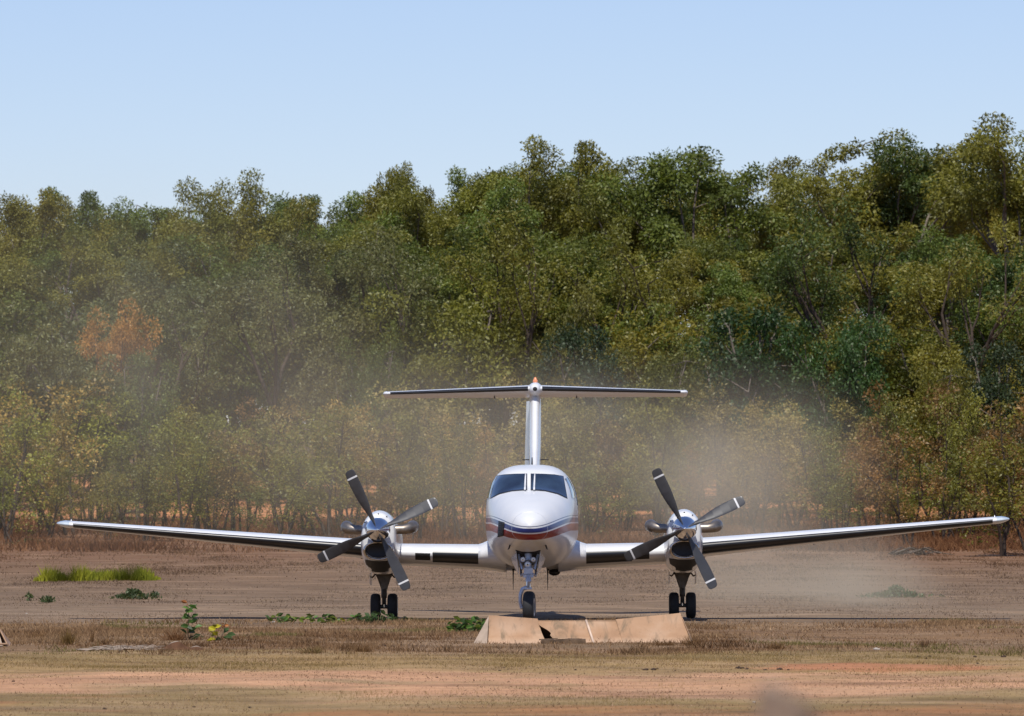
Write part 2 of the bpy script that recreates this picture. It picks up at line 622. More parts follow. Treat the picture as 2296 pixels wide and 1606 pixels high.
def make_tree(kind, seed, thin=1.0):
    rng = np.random.default_rng(seed)
    segs, P, A, T = [], [], [], []

    def put(c, rad, n, droop, squash=.75):
        p, a = clump(rng, c, rad, n, droop, squash)
        P.append(p); A.append(a)
        base = rng.uniform(.12, .72)
        T.append(np.clip(base + rng.normal(size=n) * .16, 0, 1))

    if kind == 'gum':
        H = 15.0
        tl = rng.uniform(3.6, 6.0)
        lean = unit(np.array([rng.normal() * .10, rng.normal() * .10, 1]))
        pts, rad, d = bent(rng, np.zeros(3), lean, tl, .20, .14, 6, .05)
        segs.append((pts, rad))
        nl = rng.integers(3, 5)
        a0 = rng.uniform(0, 6.28)
        for i in range(nl):
            az = a0 + i * 6.283 / nl + rng.uniform(-.4, .4)
            tilt = rng.uniform(.18, .55)
            dd = unit(np.array([math.cos(az) * math.sin(tilt), math.sin(az) * math.sin(tilt), math.cos(tilt)]))
            l1 = rng.uniform(3.2, 5.2)
            s = pts[-1] if i < 2 else pts[-2]
            p1, r1, d1 = bent(rng, s, dd, l1, .11, .06, 5, .10, .05)
            segs.append((p1, r1))
            for j in range(rng.integers(3, 5)):
                k = min(4, 2 + j)
                az2 = rng.uniform(0, 6.28); t2 = rng.uniform(.3, .8)
                d2 = unit(d1 + np.array([math.cos(az2) * math.sin(t2), math.sin(az2) * math.sin(t2), .25]))
                l2 = rng.uniform(1.6, 3.2)
                p2, r2, dl = bent(rng, p1[k], d2, l2, .05, .025, 4, .12, .06)
                segs.append((p2, r2))
                for q in range(rng.integers(2, 4)):
                    d3 = unit(dl + rng.normal(size=3) * .55 + np.array([0, 0, .15]))
                    p3, r3, _ = bent(rng, p2[-1 - (q % 2)], d3, rng.uniform(.8, 1.6), .022, .009, 3, .15)
                    segs.append((p3, r3))
                    rr = rng.uniform(.45, .85)
                    put(p3[-1], rr, int(620 * rr), .5, rng.uniform(.6, 1.0))
                    put(p3[1], rr * .8, int(260 * rr), .5)
        lw = (.165, .068)
    elif kind == 'bushy':
        H = 8.0
        tl = rng.uniform(1.2, 2.4)
        pts, rad, d = bent(rng, np.zeros(3), unit(np.array([rng.normal() * .12, rng.normal() * .12, 1])), tl, .13, .09, 4, .06)
        segs.append((pts, rad))
        for i in range(6):
            az = i * 1.05 + rng.uniform(-.4, .4); tilt = rng.uniform(.15, .8) if i else .05
            dd = unit(np.array([math.cos(az) * math.sin(tilt), math.sin(az) * math.sin(tilt), math.cos(tilt)]))
            p1, r1, d1 = bent(rng, pts[-1 - (i % 2)], dd, rng.uniform(2.4, 4.6), .07, .03, 6, .12, .08)
            segs.append((p1, r1))
            for k in range(2, 6):
                for q in range(2):
                    d3 = unit(d1 + rng.normal(size=3) * .8)
                    p3, r3, _ = bent(rng, p1[k], d3, rng.uniform(.5, 1.3), .022, .008, 3, .15)
                    segs.append((p3, r3))
                    rr = rng.uniform(.4, .75)
                    put(p3[-1], rr, int(420 * rr), .3, rng.uniform(.6, .9))
        lw = (.14, .066)
    elif kind == 'sapling':
        H = 5.5
        for s in range(rng.integers(2, 5)):
            az = rng.uniform(0, 6.28); tilt = rng.uniform(.03, .32)
            b0 = np.array([rng.normal() * .18, rng.normal() * .18, 0])
            dd = unit(np.array([math.cos(az) * math.sin(tilt), math.sin(az) * math.sin(tilt), math.cos(tilt)]))
            p1, r1, d1 = bent(rng, b0, dd, rng.uniform(3.4, 5.4), .055, .015, 8, .09, .05)
            segs.append((p1, r1))
            for k in range(2, 8):
                for q in range(2):
                    d3 = unit(d1 * .8 + rng.normal(size=3) * .75)
                    L3 = rng.uniform(.5, 1.3) * (1.15 - k * .07)
                    p3, r3, _ = bent(rng, p1[k], d3, L3, .014, .006, 3, .2)
                    segs.append((p3, r3))
                    rr = rng.uniform(.28, .55)
                    put(p3[-1], rr, int((95 if k > 2 else 40) * rr * 2), .2, rng.uniform(.7, 1.0))
                    put(p3[1], rr * .7, int(28 * rr), .2)
        lw = (.125, .062)
    else:  # shrub
        H = 1.6
        for s in range(9):
            az = rng.uniform(0, 6.28); tilt = rng.uniform(.1, .9)
            dd = unit(np.array([math.cos(az) * math.sin(tilt), math.sin(az) * math.sin(tilt), math.cos(tilt)]))
            p1, r1, d1 = bent(rng, np.array([rng.normal() * .1, rng.normal() * .1, 0]), dd, rng.uniform(.7, 1.6), .018, .006, 5, .15, .05)
            segs.append((p1, r1))
            for k in range(1, 5):
                put(p1[k], rng.uniform(.16, .32), 32, .1)
        lw = (.11, .05)
    P = np.concatenate(P); A = np.concatenate(A); T = np.concatenate(T)
    keep = (P[:, 2] > .15) & (rng.random(len(P)) < thin)
    P, A, T = P[keep], A[keep], T[keep]
    top = np.percentile(P[:, 2], 99.7)
    V, Fc = skeleton_mesh(segs, 6 if kind != 'shrub' else 4)
    nm = {'gum': 'gum', 'bushy': 'bushy', 'sapling': 'sapling', 'shrub': 'shrub'}[kind]
    tm = new_mesh('trunk_' + nm, V, Fc, True)
    cm = leaf_mesh('crown_' + nm, P, A, rng, lw[0], lw[1], T)
    tm.materials.append(M['darkbark'] if kind == 'sapling' or thin < 1 else M['bark'])
    cm.materials.append(M['leaf'])
    return tm, cm, top


PROTO = {'gum': [make_tree('gum', 10 + i) for i in range(8)],
         'bushy': [make_tree('bushy', 40 + i) for i in range(6)],
         'sapling': [make_tree('sapling', 70 + i) for i in range(7)],
         'open': [make_tree('gum', 130 + i, .30) for i in range(3)],
         'shrub': [make_tree('shrub', 100 + i) for i in range(3)]}
TR = random.Random(5)


def tree(name, kind, idx, x, y, height, color, label, cat='tree', group=None, wide=1.0, rz=None):
    tm, cm, top = PROTO[kind][idx % len(PROTO[kind])]
    s = height / top
    root = empty(name, (x, y, gzs(x, y) - .05), TR.uniform(0, 6.28) if rz is None else rz, label=label, cat=cat, group=group)
    w = s * wide
    root.scale = (w, w, s)
    t = obj('trunk', tm, None, root)
    c = obj('crown', cm, None, root)
    c.color = (*color, 1)
    return root


def vary(c, a=.18):
    k = TR.uniform(1 - a, 1 + a); h = TR.uniform(-a, a) * .6
    return (max(0, c[0] * k * (1 + h)), c[1] * k, max(0, c[2] * k * (1 - h)))


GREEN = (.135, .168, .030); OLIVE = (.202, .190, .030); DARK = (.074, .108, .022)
DRY = (.34, .255, .066); BROWN = (.27, .152, .048); LIME = (.24, .235, .025); GREYG = (.155, .158, .052)

PLACES = [(330, 'beyond the bright grass patch'), (760, 'over the palm debris'), (1040, 'behind the engine above weeds'),
          (1400, 'behind the tail fin'), (1800, 'behind the engine near the marker'), (9999, 'past the dust-free wing tip')]

def look(color):
    r, g, b = color
    if r > g * 1.45: hue = 'brown leaved'
    elif r > g * 1.12: hue = 'straw coloured' if r > .34 else ('dry yellow' if r > .29 else 'dry olive')
    elif r > g * .93: hue = 'yellow olive' if r > .19 else 'olive green'
    elif r < .085: hue = 'dark green'
    elif b > g * .38: hue = 'grey green'
    else: hue = 'mid green' if g < .168 else 'fresh green'
    return hue


def place(px): return next(t for lim, t in PLACES if px < lim)


def tree_px(name, kind, idx, px, top, D, color, label, **kw):
    x = xat(px, D)
    h = at(px, top, D).z - gzs(x, D)
    return tree(name, kind, idx, x, D, h, color, label, **kw)

SKY_L = 'tall olive green gum tree whose crown stands against the sky'
skyline = [(-130, 430), (-50, 445), (22, 440), (95, 432), (190, 430), (285, 452), (348, 462), (415, 440), (470, 428), (510, 430), (635, 442), (700, 450), (748, 430),
           (800, 420), (858, 408), (948, 398), (1020, 404), (1062, 440), (1105, 388), (1155, 360), (1208, 378), (1330, 368), (1388, 352),
           (1440, 358), (1592, 378), (1685, 388), (1742, 442), (1802, 395), (1862, 345), (2005, 385), (2150, 360), (2195, 350), (2250, 405), (2370, 300), (2450, 340)]
for i, (px, py) in enumerate(skyline):
    c = vary(OLIVE if TR.random() < .55 else GREEN)
    tree_px('gum_tree', 'gum', i, px, py, TR.uniform(308, 340), c, f'tall {look(c)} gum tree topping the skyline {place(px)}', group='gum trees along the skyline', wide=TR.uniform(.8, 1.0))
tree_px('gum_tree', 'gum', 1, 562, 394, 318, vary(OLIVE, .05), 'tall gum tree with a thin see-through crown poking above lower neighbours', wide=.75)
tree_px('gum_tree', 'gum', 3, 907, 367, 320, vary(OLIVE, .05), 'slender gum tree with a narrow rounded top standing clear of the canopy', wide=.6)
tree_px('gum_tree', 'gum', 4, 1276, 320, 318, OLIVE, 'high-topped gum tree with a pointed ragged crown above the tailplane', wide=.9)
tree_px('gum_tree', 'gum', 2, 1538, 337, 315, GREEN, 'broad gum tree with a dense rounded deep green top', wide=1.15)
tree_px('gum_tree', 'gum', 5, 1930, 299, 312, OLIVE, 'large gum tree with a wide airy crown full of sky gaps', wide=1.15)
tree_px('gum_tree', 'gum', 6, 2090, 325, 314, DARK, 'dark gum tree with loose tufted twigs on top', wide=.9)
tree_px('gum_tree', 'gum', 7, 2292, 266, 300, vary(OLIVE, .05), 'tallest gum tree, rising above all others beyond the wing with white upper edge', wide=1.0)

# rows behind and below the skyline
for i in range(30):
    px = -160 + i * 89 + TR.uniform(-25, 25)
    base = 455 if px < 1000 else 420
    c = vary(GREEN)
    tree_px('gum_tree', 'gum', i + 3, px, base + TR.uniform(0, 70), TR.uniform(346, 372), c, f'{look(c)} gum tree deep in the wood {place(px)}', group='gum trees at the back of the wood', wide=TR.uniform(1.0, 1.3))
for i in range(32):
    px = -180 + i * 86 + TR.uniform(-25, 25)
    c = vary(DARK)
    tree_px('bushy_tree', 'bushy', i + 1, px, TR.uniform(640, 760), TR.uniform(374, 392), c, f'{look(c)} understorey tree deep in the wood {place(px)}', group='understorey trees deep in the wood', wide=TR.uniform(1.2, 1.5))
for i in range(34):
    px = -140 + i * 77 + TR.uniform(-28, 28)
    c = vary(TR.choice([GREEN, GREYG, OLIVE] if px < 1300 else [GREEN, DARK, OLIVE]))
    tree_px('gum_tree', 'gum', i, px, TR.uniform(500, 610), TR.uniform(288, 306), c, f'forked {look(c)} gum tree of middle height {place(px)}', group='gum trees inside the wood', wide=TR.uniform(1.0, 1.35))
for i in range(40):
    px = -130 + i * 65 + TR.uniform(-25, 25)
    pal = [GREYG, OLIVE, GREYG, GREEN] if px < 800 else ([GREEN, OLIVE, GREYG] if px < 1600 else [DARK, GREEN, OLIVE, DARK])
    c = vary(TR.choice(pal))
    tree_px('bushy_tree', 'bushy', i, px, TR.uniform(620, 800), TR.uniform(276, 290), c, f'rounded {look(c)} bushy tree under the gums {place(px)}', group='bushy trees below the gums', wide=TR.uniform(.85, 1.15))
for i, (px, top, col, lab) in enumerate([
        (905, 500, GREYG, 'open crowned gum with bare dark limbs behind the engine above weeds'),
        (1120, 470, OLIVE, 'open crowned gum forking into dark limbs behind the tail fin'),
        (1410, 520, OLIVE, 'open crowned gum with a leaning dark trunk near the cone-shaped tree'),
        (620, 560, GREYG, 'sparse grey gum with bare limbs over the palm debris'),
        (1890, 440, DARK, 'dark trunked open gum under the wide airy crown'),
        (330, 600, GREYG, 'thin leaved open gum beside the rusty orange tree'),
        (2150, 500, OLIVE, 'open gum with dark limbs behind the yellow green tree')]):
    tree_px('gum_tree', 'open', i, px, top, 281 - i * .7, col, lab, wide=1.05)
for (px, top, D, kind, col, lab, w) in [
    (265, 678, 273, 'bushy', (.48, .25, .06), 'bushy tree with rusty orange foliage showing between green neighbours', .56),
    (225, 770, 268, 'bushy', GREYG, 'grey green bush in front of the rusty orange tree', .85),
    (310, 790, 267, 'bushy', GREEN, 'fresh green bush at the foot of the rusty orange tree', .7),
    (1280, 650, 271, 'bushy', (.16, .15, .03), 'yellow green cone-shaped tree above the dark leafy bush', .62),
    (1300, 735, 268, 'bushy', (.045, .075, .032), 'dark glossy leafy bush in front of the cone-shaped tree', .8),
    (852, 740, 270, 'bushy', (.14, .165, .03), 'small round-topped light green tree', .45),
    (1500, 765, 268, 'bushy', (.15, .155, .03), 'lime green bush behind the drifting dust', .75),
    (1690, 690, 272, 'bushy', (.04, .085, .024), 'deep green broadleaf tree with dense shiny foliage', 1.0),
    (1895, 700, 270, 'bushy', (.055, .11, .026), 'bright green round tree with sunlit leaf tufts', .75),
    (2112, 800, 262, 'bushy', (.19, .175, .025), 'yellow green tree beside the brown scrub', .7),
    (2230, 770, 268, 'bushy', (.05, .075, .03), 'dark bushy tree with pale flecked leaves beyond the wing', .9)]:
    tree_px('bushy_tree', kind, int(px) % 6, px, top, D, col, lab, wide=w)

for i in range(64):
    px = -120 + i * 40 + TR.uniform(-22, 22)
    D = TR.uniform(243, 269)
    top = TR.uniform(850, 985)
    if px < 500: pal = [OLIVE, DRY, GREYG, LIME]
    elif px < 1650: pal = [DRY, OLIVE, DRY, BROWN]
    else: pal = [BROWN, DRY, BROWN, OLIVE]
    left = px < 1650
    c = vary(TR.choice(pal), .2)
    tree_px('sapling_tree', 'sapling', i, px, top, D, c, f'thin {look(c)} sapling of the scrub edge {place(px)}',
            group='saplings along the wood edge', wide=TR.uniform(.8, 1.2))
for i in range(34):
    px = -110 + i * 75 + TR.uniform(-30, 30)
    D = TR.uniform(236, 262)
    c = vary(OLIVE if px < 1500 else TR.choice([BROWN, OLIVE]), .25)
    tree_px('sapling_tree', 'sapling', i + 2, px, TR.uniform(985, 1085), D, c, f'low {look(c)} sapling fringing the scrub {place(px)}', group='low saplings in front of the wood', wide=TR.uniform(.9, 1.5))
for (px, py, top, w, c, lab) in [(2035, 1232, 960, 1.2, BROWN, 'brown sapling with the heap of fallen branches at its foot'), (2110, 1214, 930, 1.1, OLIVE, 'olive sapling with bare lower stems just past the branch heap'),
                            (2250, 1248, 900, 1.2, OLIVE, 'thick stemmed olive sapling in front of the dark bushy tree'), (2180, 1205, 980, 1.2, BROWN, 'brown sapling between the branch heap and the thick stemmed sapling'), (2320, 1245, 880, 1.2, BROWN, 'brown sapling outermost past the wing tip')]:
    g = ground_at(px, py)
    h = at(px, top, g.y).z - g.z
    tree('sapling_tree', 'sapling', int(px) % 7, g.x, g.y, h, vary(c, .1), lab, group='front saplings below the wing tip', wide=w)
g = ground_at(112, 1206)
tree('sapling_tree', 'sapling', 4, g.x, g.y, at(112, 1010, g.y).z - g.z, OLIVE, 'sapling with a thick dark stem just past the far wing tip', wide=1.0)

# ------------------------------------------------------------------ aeroplane
plane = empty('aeroplane', (0.298, 101.1, 0.0), label='white twin propeller aeroplane with blue and red nose stripes, seen head on', cat='aeroplane')
plane.rotation_euler = (0, R(-0.26), R(-0.75))
PM = Matrix.Translation(plane.location) @ plane.rotation_euler.to_matrix().to_4x4()
PMI = PM.inverted()
CAM_L = PMI @ Vector((0, 0, CAMH))


def lray(px, py):
    return (PMI.to_3x3() @ ray(px, py)).normalized()


def lpt(px, py, y):
    """local point of the aeroplane at a picture point and a station y along the body"""
    d = lray(px, py)
    return CAM_L + d * ((y - CAM_L.y) / d.y)


# fuselage loft
FY = [0, .03, .10, .22, .45, .80, 1.3, 1.8, 2.08, 2.25, 2.5, 2.75, 3.2, 4.0, 7.5, 9.0, 10.5, 12.0, 12.6]
FT = [1.63, 1.70, 1.765, 1.825, 1.91, 2.01, 2.12, 2.215, 2.275, 2.37, 2.515, 2.60, 2.66, 2.68, 2.68, 2.62, 2.5, 2.35, 2.28]
FB = [1.60, 1.52, 1.45, 1.395, 1.325, 1.24, 1.13, 1.03, .985, .965, .94, .92, .90, .89, .89, 1.05, 1.45, 1.9, 2.1]
FW = [.02, .10, .18, .26, .36, .47, .585, .665, .695, .712, .735, .752, .775, .79, .79, .70, .45, .18, .06]
FZ = [1.615, 1.60, 1.59, 1.58, 1.57, 1.56, 1.56, 1.57, 1.58, 1.585, 1.59, 1.60, 1.61, 1.62, 1.62, 1.72, 1.95, 2.15, 2.2]

def fus_ring(y, n=56):
    t, b, w, zm = (float(curve_at(FY, q, y)) for q in (FT, FB, FW, FZ))
    ring = []
    for k in range(n):
        a = 2 * math.pi * k / n
        c, s = math.cos(a), math.sin(a)
        e = 2 / ((2.2 + .85 * min(1, max(0, (y - .9) / 1.3)) * min(1, max(0, (12 - y) / 4))) if s > 0 else 2.35)
        x = w * math.copysign(abs(c) ** e, c)
        z = zm + ((t - zm) if s > 0 else (zm - b)) * math.copysign(abs(s) ** e, s)
        ring.append((x, y, z))
    return ring

ys = np.concatenate([[0, .008, .02, .035, .055, .08, .11, .15, .2], np.arange(.26, 3.4, .09), np.arange(3.5, 8, .45), np.arange(8, 12.61, .3)])
fb = MB(); fb.rings([fus_ring(float(y)) for y in ys])
fuselage = fb.build('fuselage', M['stripe_paint'], plane)
FBVH = BVHTree.FromPolygons([Vector(v) for v in fb.v], fb.f)


def poly_at(pl, u):
    pl = [Vector((p[0], p[1])) for p in pl]
    L = [(pl[i + 1] - pl[i]).length for i in range(len(pl) - 1)]
    s = u * sum(L)
    for i, l in enumerate(L):
        if s <= l or i == len(L) - 1:
            return pl[i].lerp(pl[i + 1], min(1, s / l))
        s -= l


def patch(name, top, bot, bvh, off, material, parent, nu=14, nv=8, inset=.02, side=None, **kw):
    """a thin curved panel lying on a surface; its outline is given by an upper and a lower line"""
    outer, inner = [], []
    for j in range(nv + 1):
        for i in range(nu + 1):
            a = poly_at(top, i / nu).lerp(poly_at(bot, i / nu), j / nv)
            if side is None:
                mid = poly_at(top, .5).lerp(poly_at(bot, .5), .5)
                for q_ in range(12):
                    hit = bvh.ray_cast(CAM_L, lray(a.x, a.y))
                    if hit[0] is not None and hit[0].y < 3.7: break
                    a = a.lerp(mid, .04)
            else:
                hit = bvh.ray_cast(Vector((side * 3, a.x, a.y)), Vector((-side, 0, 0)))
            p, nr = hit[0], hit[1]
            if p is None:
                p = lpt(a.x, a.y, 2.5) if side is None else Vector((side * .6, a.x, a.y)); nr = Vector((0, -1, 0))
            v = (CAM_L - p) if side is None else Vector((side, 0, 0))
            if nr.dot(v) < 0: nr = -nr
            outer.append(p + nr * off); inner.append(p - nr * inset)
    n = (nu + 1) * (nv + 1)
    fs = []
    w = nu + 1
    for j in range(nv):
        for i in range(nu):
            a = j * w + i
            fs.append((a, a + 1, a + w + 1, a + w))
            fs.append((n + a, n + a + w, n + a + w + 1, n + a + 1))
    rim = [i for i in range(nu)] + [nu + j * w for j in range(nv)] + [nv * w + nu - i for i in range(nu)] + [(nv - j) * w for j in range(nv)]
    for k in range(len(rim)):
        a, b2 = rim[k], rim[(k + 1) % len(rim)]
        fs.append((a, n + a, n + b2, b2))
    mb = MB(); mb.add(outer + inner, fs)
    return mb.build(name, material, parent, True, 50, **kw)


# windscreens with dark rubber seals
WL_t = [(1112.5, 1069.5), (1130, 1066), (1155, 1064.5), (1180.5, 1064)]
WL_b = [(1101.5, 1117), (1120, 1107), (1148, 1100.5), (1180.5, 1098)]
WR_t = [(1191.5, 1064), (1217, 1064.5), (1243, 1066), (1261.5, 1069.5)]
WR_b = [(1191.5, 1098), (1223, 1100.5), (1250, 1107), (1270.5, 1117)]
def grow(t, b, g):
    t2 = [(x, y - g) for x, y in t]; b2 = [(x, y + g) for x, y in b]
    t2[0] = (t2[0][0] - g, t2[0][1]); b2[0] = (b2[0][0] - g, b2[0][1]); t2[-1] = (t2[-1][0] + g, t2[-1][1]); b2[-1] = (b2[-1][0] + g, b2[-1][1])
    return t2, b2
for t, b in ((WL_t, WL_b), (WR_t, WR_b)):
    tg, bg = grow(t, b, 1.7)
    patch('windscreen_seal', tg, bg, FBVH, .004, M['louvre'], fuselage, 18, 10)
    patch('windscreen', t, b, FBVH, .010, M['glass'], fuselage, 18, 10)
for sd in (-1, 1):
    patch('side_window', [(2.72, 2.42), (3.25, 2.46)], [(2.5, 2.1), (3.25, 2.1)], FBVH, .008, M['glass'], fuselage, 8, 6, side=sd)
    for k in range(5):
        y0 = 4.1 + k * .78
        patch('cabin_window', [(y0 + .02, 2.3), (y0 + .28, 2.3)], [(y0, 1.98), (y0 + .3, 1.98)], FBVH, .008, M['glass'], fuselage, 5, 5, side=sd)
# wipers
for x0, x1 in ((1177, 1178.5), (1197.5, 1199)):
    pts = []
    for k in range(7):
        h = FBVH.ray_cast(CAM_L, lray(x0 + (x1 - x0) * k / 6, 1102 - 35 * k / 6))
        pts.append(h[0] + h[1].normalized() * (.03 if h[1].y < 0 else -.03))
    MB().tube(pts, [.016, .018, .018, .017, .015, .014, .012], 6).build('wiper', M['paint'], fuselage)
# cooling louvre beside the nose, with slats
lou = patch('nose_louvre', [(1119.2, 1168), (1131.5, 1171.7)], [(1116.5, 1204.5), (1129, 1201.7)], FBVH, .012, M['black'], fuselage, 6, 12)
for k in range(1, 9):
    t_ = k / 9
    x0, x1 = 1119.2 - 2.7 * t_, 1131.5 - 2.5 * t_
    y0, y1 = 1168 + 36.5 * t_, 1171.7 + 30 * t_
    h0 = FBVH.ray_cast(CAM_L, lray(x0 + .8, y0)); h1 = FBVH.ray_cast(CAM_L, lray(x1 - .8, y1))
    MB().tube([h0[0] + Vector((-.012, -.02, 0)), h1[0] + Vector((-.012, -.02, 0))], .006, 5).build('slat', M['louvre'], lou)
# radome seam
seam = []
for k in range(40):
    a = 2 * math.pi * k / 40
    r_ = fus_ring(.30, 40)[k]
    seam.append(Vector(r_))
seam.append(seam[0])
MB().tube([p * 1.0 for p in seam], .0028, 5, caps=False).build('radome_seam', M['hub'], fuselage)
# pitot probes, belly aerials, pod, top aerials
for px in (1144, 1223):
    h = FBVH.ray_cast(CAM_L, lray(px, 1223))
    p = h[0]
    sgn = -1 if px < 1180 else 1
    MB().tube([p + Vector((0, .03, .02)), p + Vector((sgn * .02, -.05, -.05)), p + Vector((sgn * .03, -.10, -.06)), p + Vector((sgn * .035, -.28, -.065))], [.016, .013, .011, .008], 8).build('pitot_probe', M['louvre'], fuselage)
for px in (1150.7, 1228):
    a = lpt(px, 1268, 4.6); b2 = lpt(px, 1323, 4.75)
    m_ = a.lerp(b2, .45)
    MB().tube([a, a.lerp(b2, .12), a.lerp(b2, .22), m_, b2], [.02, .025, .014, .01, .004], 8).build('belly_whip_aerial', M['black'], fuselage)
pc = lpt(1243, 1283.5, 4.9)
pod = MB().lathe([(-.24, .01), (-.2, .05), (-.1, .058), (.5, .055), (.62, .02)], pc, 'Y', 16).build('belly_pod', M['black'], fuselage)
for v in pod.data.vertices: v.co.x = pc.x + (v.co.x - pc.x) * 1.75
MB().box(pc + Vector((0, .15, .09)), (.03, .3, .16)).build('pod_pylon', M['black'], fuselage, False)
a = lpt(1193, 1047, 6.0); b2 = lpt(1193, 1028, 6.3)
MB().tube([a - Vector((0, 0, .1)), b2], [.022, .01], 8, flat=3).build('top_blade_aerial', M['louvre'], fuselage)

# wings
def airfoil(n=26):
    """closed loop upper TE -> LE -> lower TE, unit chord, thickness 1 (scaled later)"""
    pts = []
    for k in range(2 * n + 1):
        u = k / n - 1
        xc = (1 - math.cos(abs(u) * math.pi / 2)) ** 1.0 if abs(u) < 1 else 1.0
        xc = 1 - math.cos(abs(u) * math.pi / 2)
        yt = 5 * (.2969 * math.sqrt(xc) - .126 * xc - .3516 * xc**2 + .2843 * xc**3 - .1030 * xc**4)
        pts.append((xc, yt if u <= 0 else -yt))
    return pts

def af_pt(st, xc, yt):
    x, le, ch, zl, th, inc = st
    cam_ = .018 * (1 - (2 * xc - 1) ** 2) if xc > 0 else 0
    yy = xc * ch; zz = (yt * th + cam_) * ch
    c, s = math.cos(R(inc)), math.sin(R(inc))
    return (x, le + yy * c + zz * s, zl - yy * s + zz * c)

def st_interp(sts, x):
    ax = [s[0] for s in sts]
    return (x,) + tuple(float(np.interp(x, ax, [s[i] for s in sts])) for i in range(1, 6))

WST = [(.25, 4.15, 2.45, 1.115, .185, 5.6), (.79, 4.18, 2.35, 1.125, .182, 5.6), (2.27, 4.32, 2.15, 1.17, .17, 5.3),
       (2.95, 4.42, 1.98, 1.265, .165, 5.0), (5.5, 4.68, 1.5, 1.475, .145, 3.8), (8.05, 4.93, 1.0, 1.685, .125, 2.4)]
AF = airfoil()

def wing_ring(st, sgn): return [(sgn * p[0], p[1], p[2]) for p in (af_pt(st, a, b) for a, b in AF)]

def strip(sts, sgn, x0, x1, up, lo, off, material, name, parent, nx=16, **kw):
    """shell over the leading edge between chord fractions up (upper side) and lo (lower side)"""
    us = [-(u) for u in np.linspace(math.sqrt(up), 0, 6)] + [u for u in np.linspace(0, math.sqrt(lo), 10)[1:]]
    rings = []
    for x in np.linspace(x0, x1, nx):
        st = st_interp(sts, float(x))
        o, i_ = [], []
        for u in us:
            xc = u * u
            yt = 5 * (.2969 * math.sqrt(xc) - .126 * xc - .3516 * xc**2 + .2843 * xc**3 - .1030 * xc**4)
            yt = yt if u <= 0 else -yt
            p = Vector(af_pt(st, xc, yt))
            q = Vector(af_pt(st, .25, 0))
            d = (p - q); d.x = 0; d.normalize()
            edge = 1.0 if abs(u) < max(us) * .95 else .2
            o.append(p + d * off * edge); i_.append(p - d * .01)
        rings.append([(sgn * v.x, v.y, v.z) for v in o + i_[::-1]])
    mb = MB(); mb.rings(rings)
    return mb.build(name, material, parent, True, 60, **kw)

for sgn in (-1, 1):
    mb = MB()
    stx = [.25, .5, .79, 1.2, 1.7, 2.27, 2.6, 2.95, 3.6, 4.2, 4.85, 5.5, 6.2, 6.8, 7.4, 7.8, 8.05]
    mb.rings([wing_ring(st_interp(WST, x), sgn) for x in stx])
    wing = mb.build('wing', M['paint'], plane, True, 50)
    strip(WST, sgn, .86, 1.72, .006, .085, .006, M['boot'], 'deicing_boot', wing, 10)
    strip(WST, sgn, 2.9, 7.98, .018, .12, .006, M['boot'], 'deicing_boot', wing, 30)
    # cooling air inlet in the inboard leading edge: dark slot with a lip
    strip(WST, sgn, 1.76, 2.02, -0.0 + .0001, .05, .004, M['black'], 'leading_edge_inlet', wing, 4)
    # wing root fairing
    st = st_interp(WST, .79)
    rr = []
    for x, k, dz in ((.45, 1.24, .10), (.62, 1.17, .07), (.76, 1.08, .035), (.86, 1.03, .012), (.93, 1.006, 0)):
        s2 = list(st_interp(WST, x)); s2[1] -= (k - 1) * 1.5; s2[2] *= k; s2[4] *= (1 + (k - 1) * 1.1); s2[3] += dz
        rr.append(wing_ring(tuple(s2), sgn))
    mb = MB(); mb.rings(rr); mb.build('wing_root_fairing', M['paint'], wing, True, 60)
    # clear wingtip fairing with the navigation lamp
    rr = []
    for x, k in ((8.05, 1.02), (8.14, 1.0), (8.22, .78), (8.27, .5), (8.29, .12)):
        s2 = list(st_interp(WST, 8.05)); s2[0] = x; s2[1] += (1 - k) * .28; s2[2] *= (.55 + .45 * k) if k < 1 else k; s2[4] *= k; s2[3] += (x - 8.05) * .09
        rr.append(wing_ring(tuple(s2), sgn))
    mb = MB(); mb.rings(rr)
    tipl = mb.build('wingtip_light', M['navlens'], wing, True, 60)
    tp = Vector(af_pt(st_interp(WST, 8.02), .1, .5 * .1)); tp.x *= sgn
    MB().tube([tp - Vector((0, 0, .03)), tp + Vector((0, 0, .085))], [.015, .008], 6).build('tip_vane', M['hub'], wing)
    for xx, cc in ((3.25, .55), (3.0, .75), (1.3, .6), (4.9, .6)):
        p = Vector(af_pt(st_interp(WST, xx), cc, -.40 * (1.2 - cc))); p.x *= sgn
        MB().tube([p + Vector((0, 0, .05)), p - Vector((0, 0, .05))], [.012, .007], 6, flat=2).build('underwing_vane', M['gear_dark'], wing)

# nacelles, engines, propellers, main gear
def se_ring(y, t, b, w, zm, cx, n=40, eu=2.0, el=2.2):
    ring = []
    for k in range(n):
        a = 2 * math.pi * k / n
        c, s = math.cos(a), math.sin(a)
        e = 2 / (eu if s > 0 else el)
        ring.append((cx + w * math.copysign(abs(c) ** e, c), y, zm + ((t - zm) if s > 0 else (zm - b)) * math.copysign(abs(s) ** e, s)))
    return ring

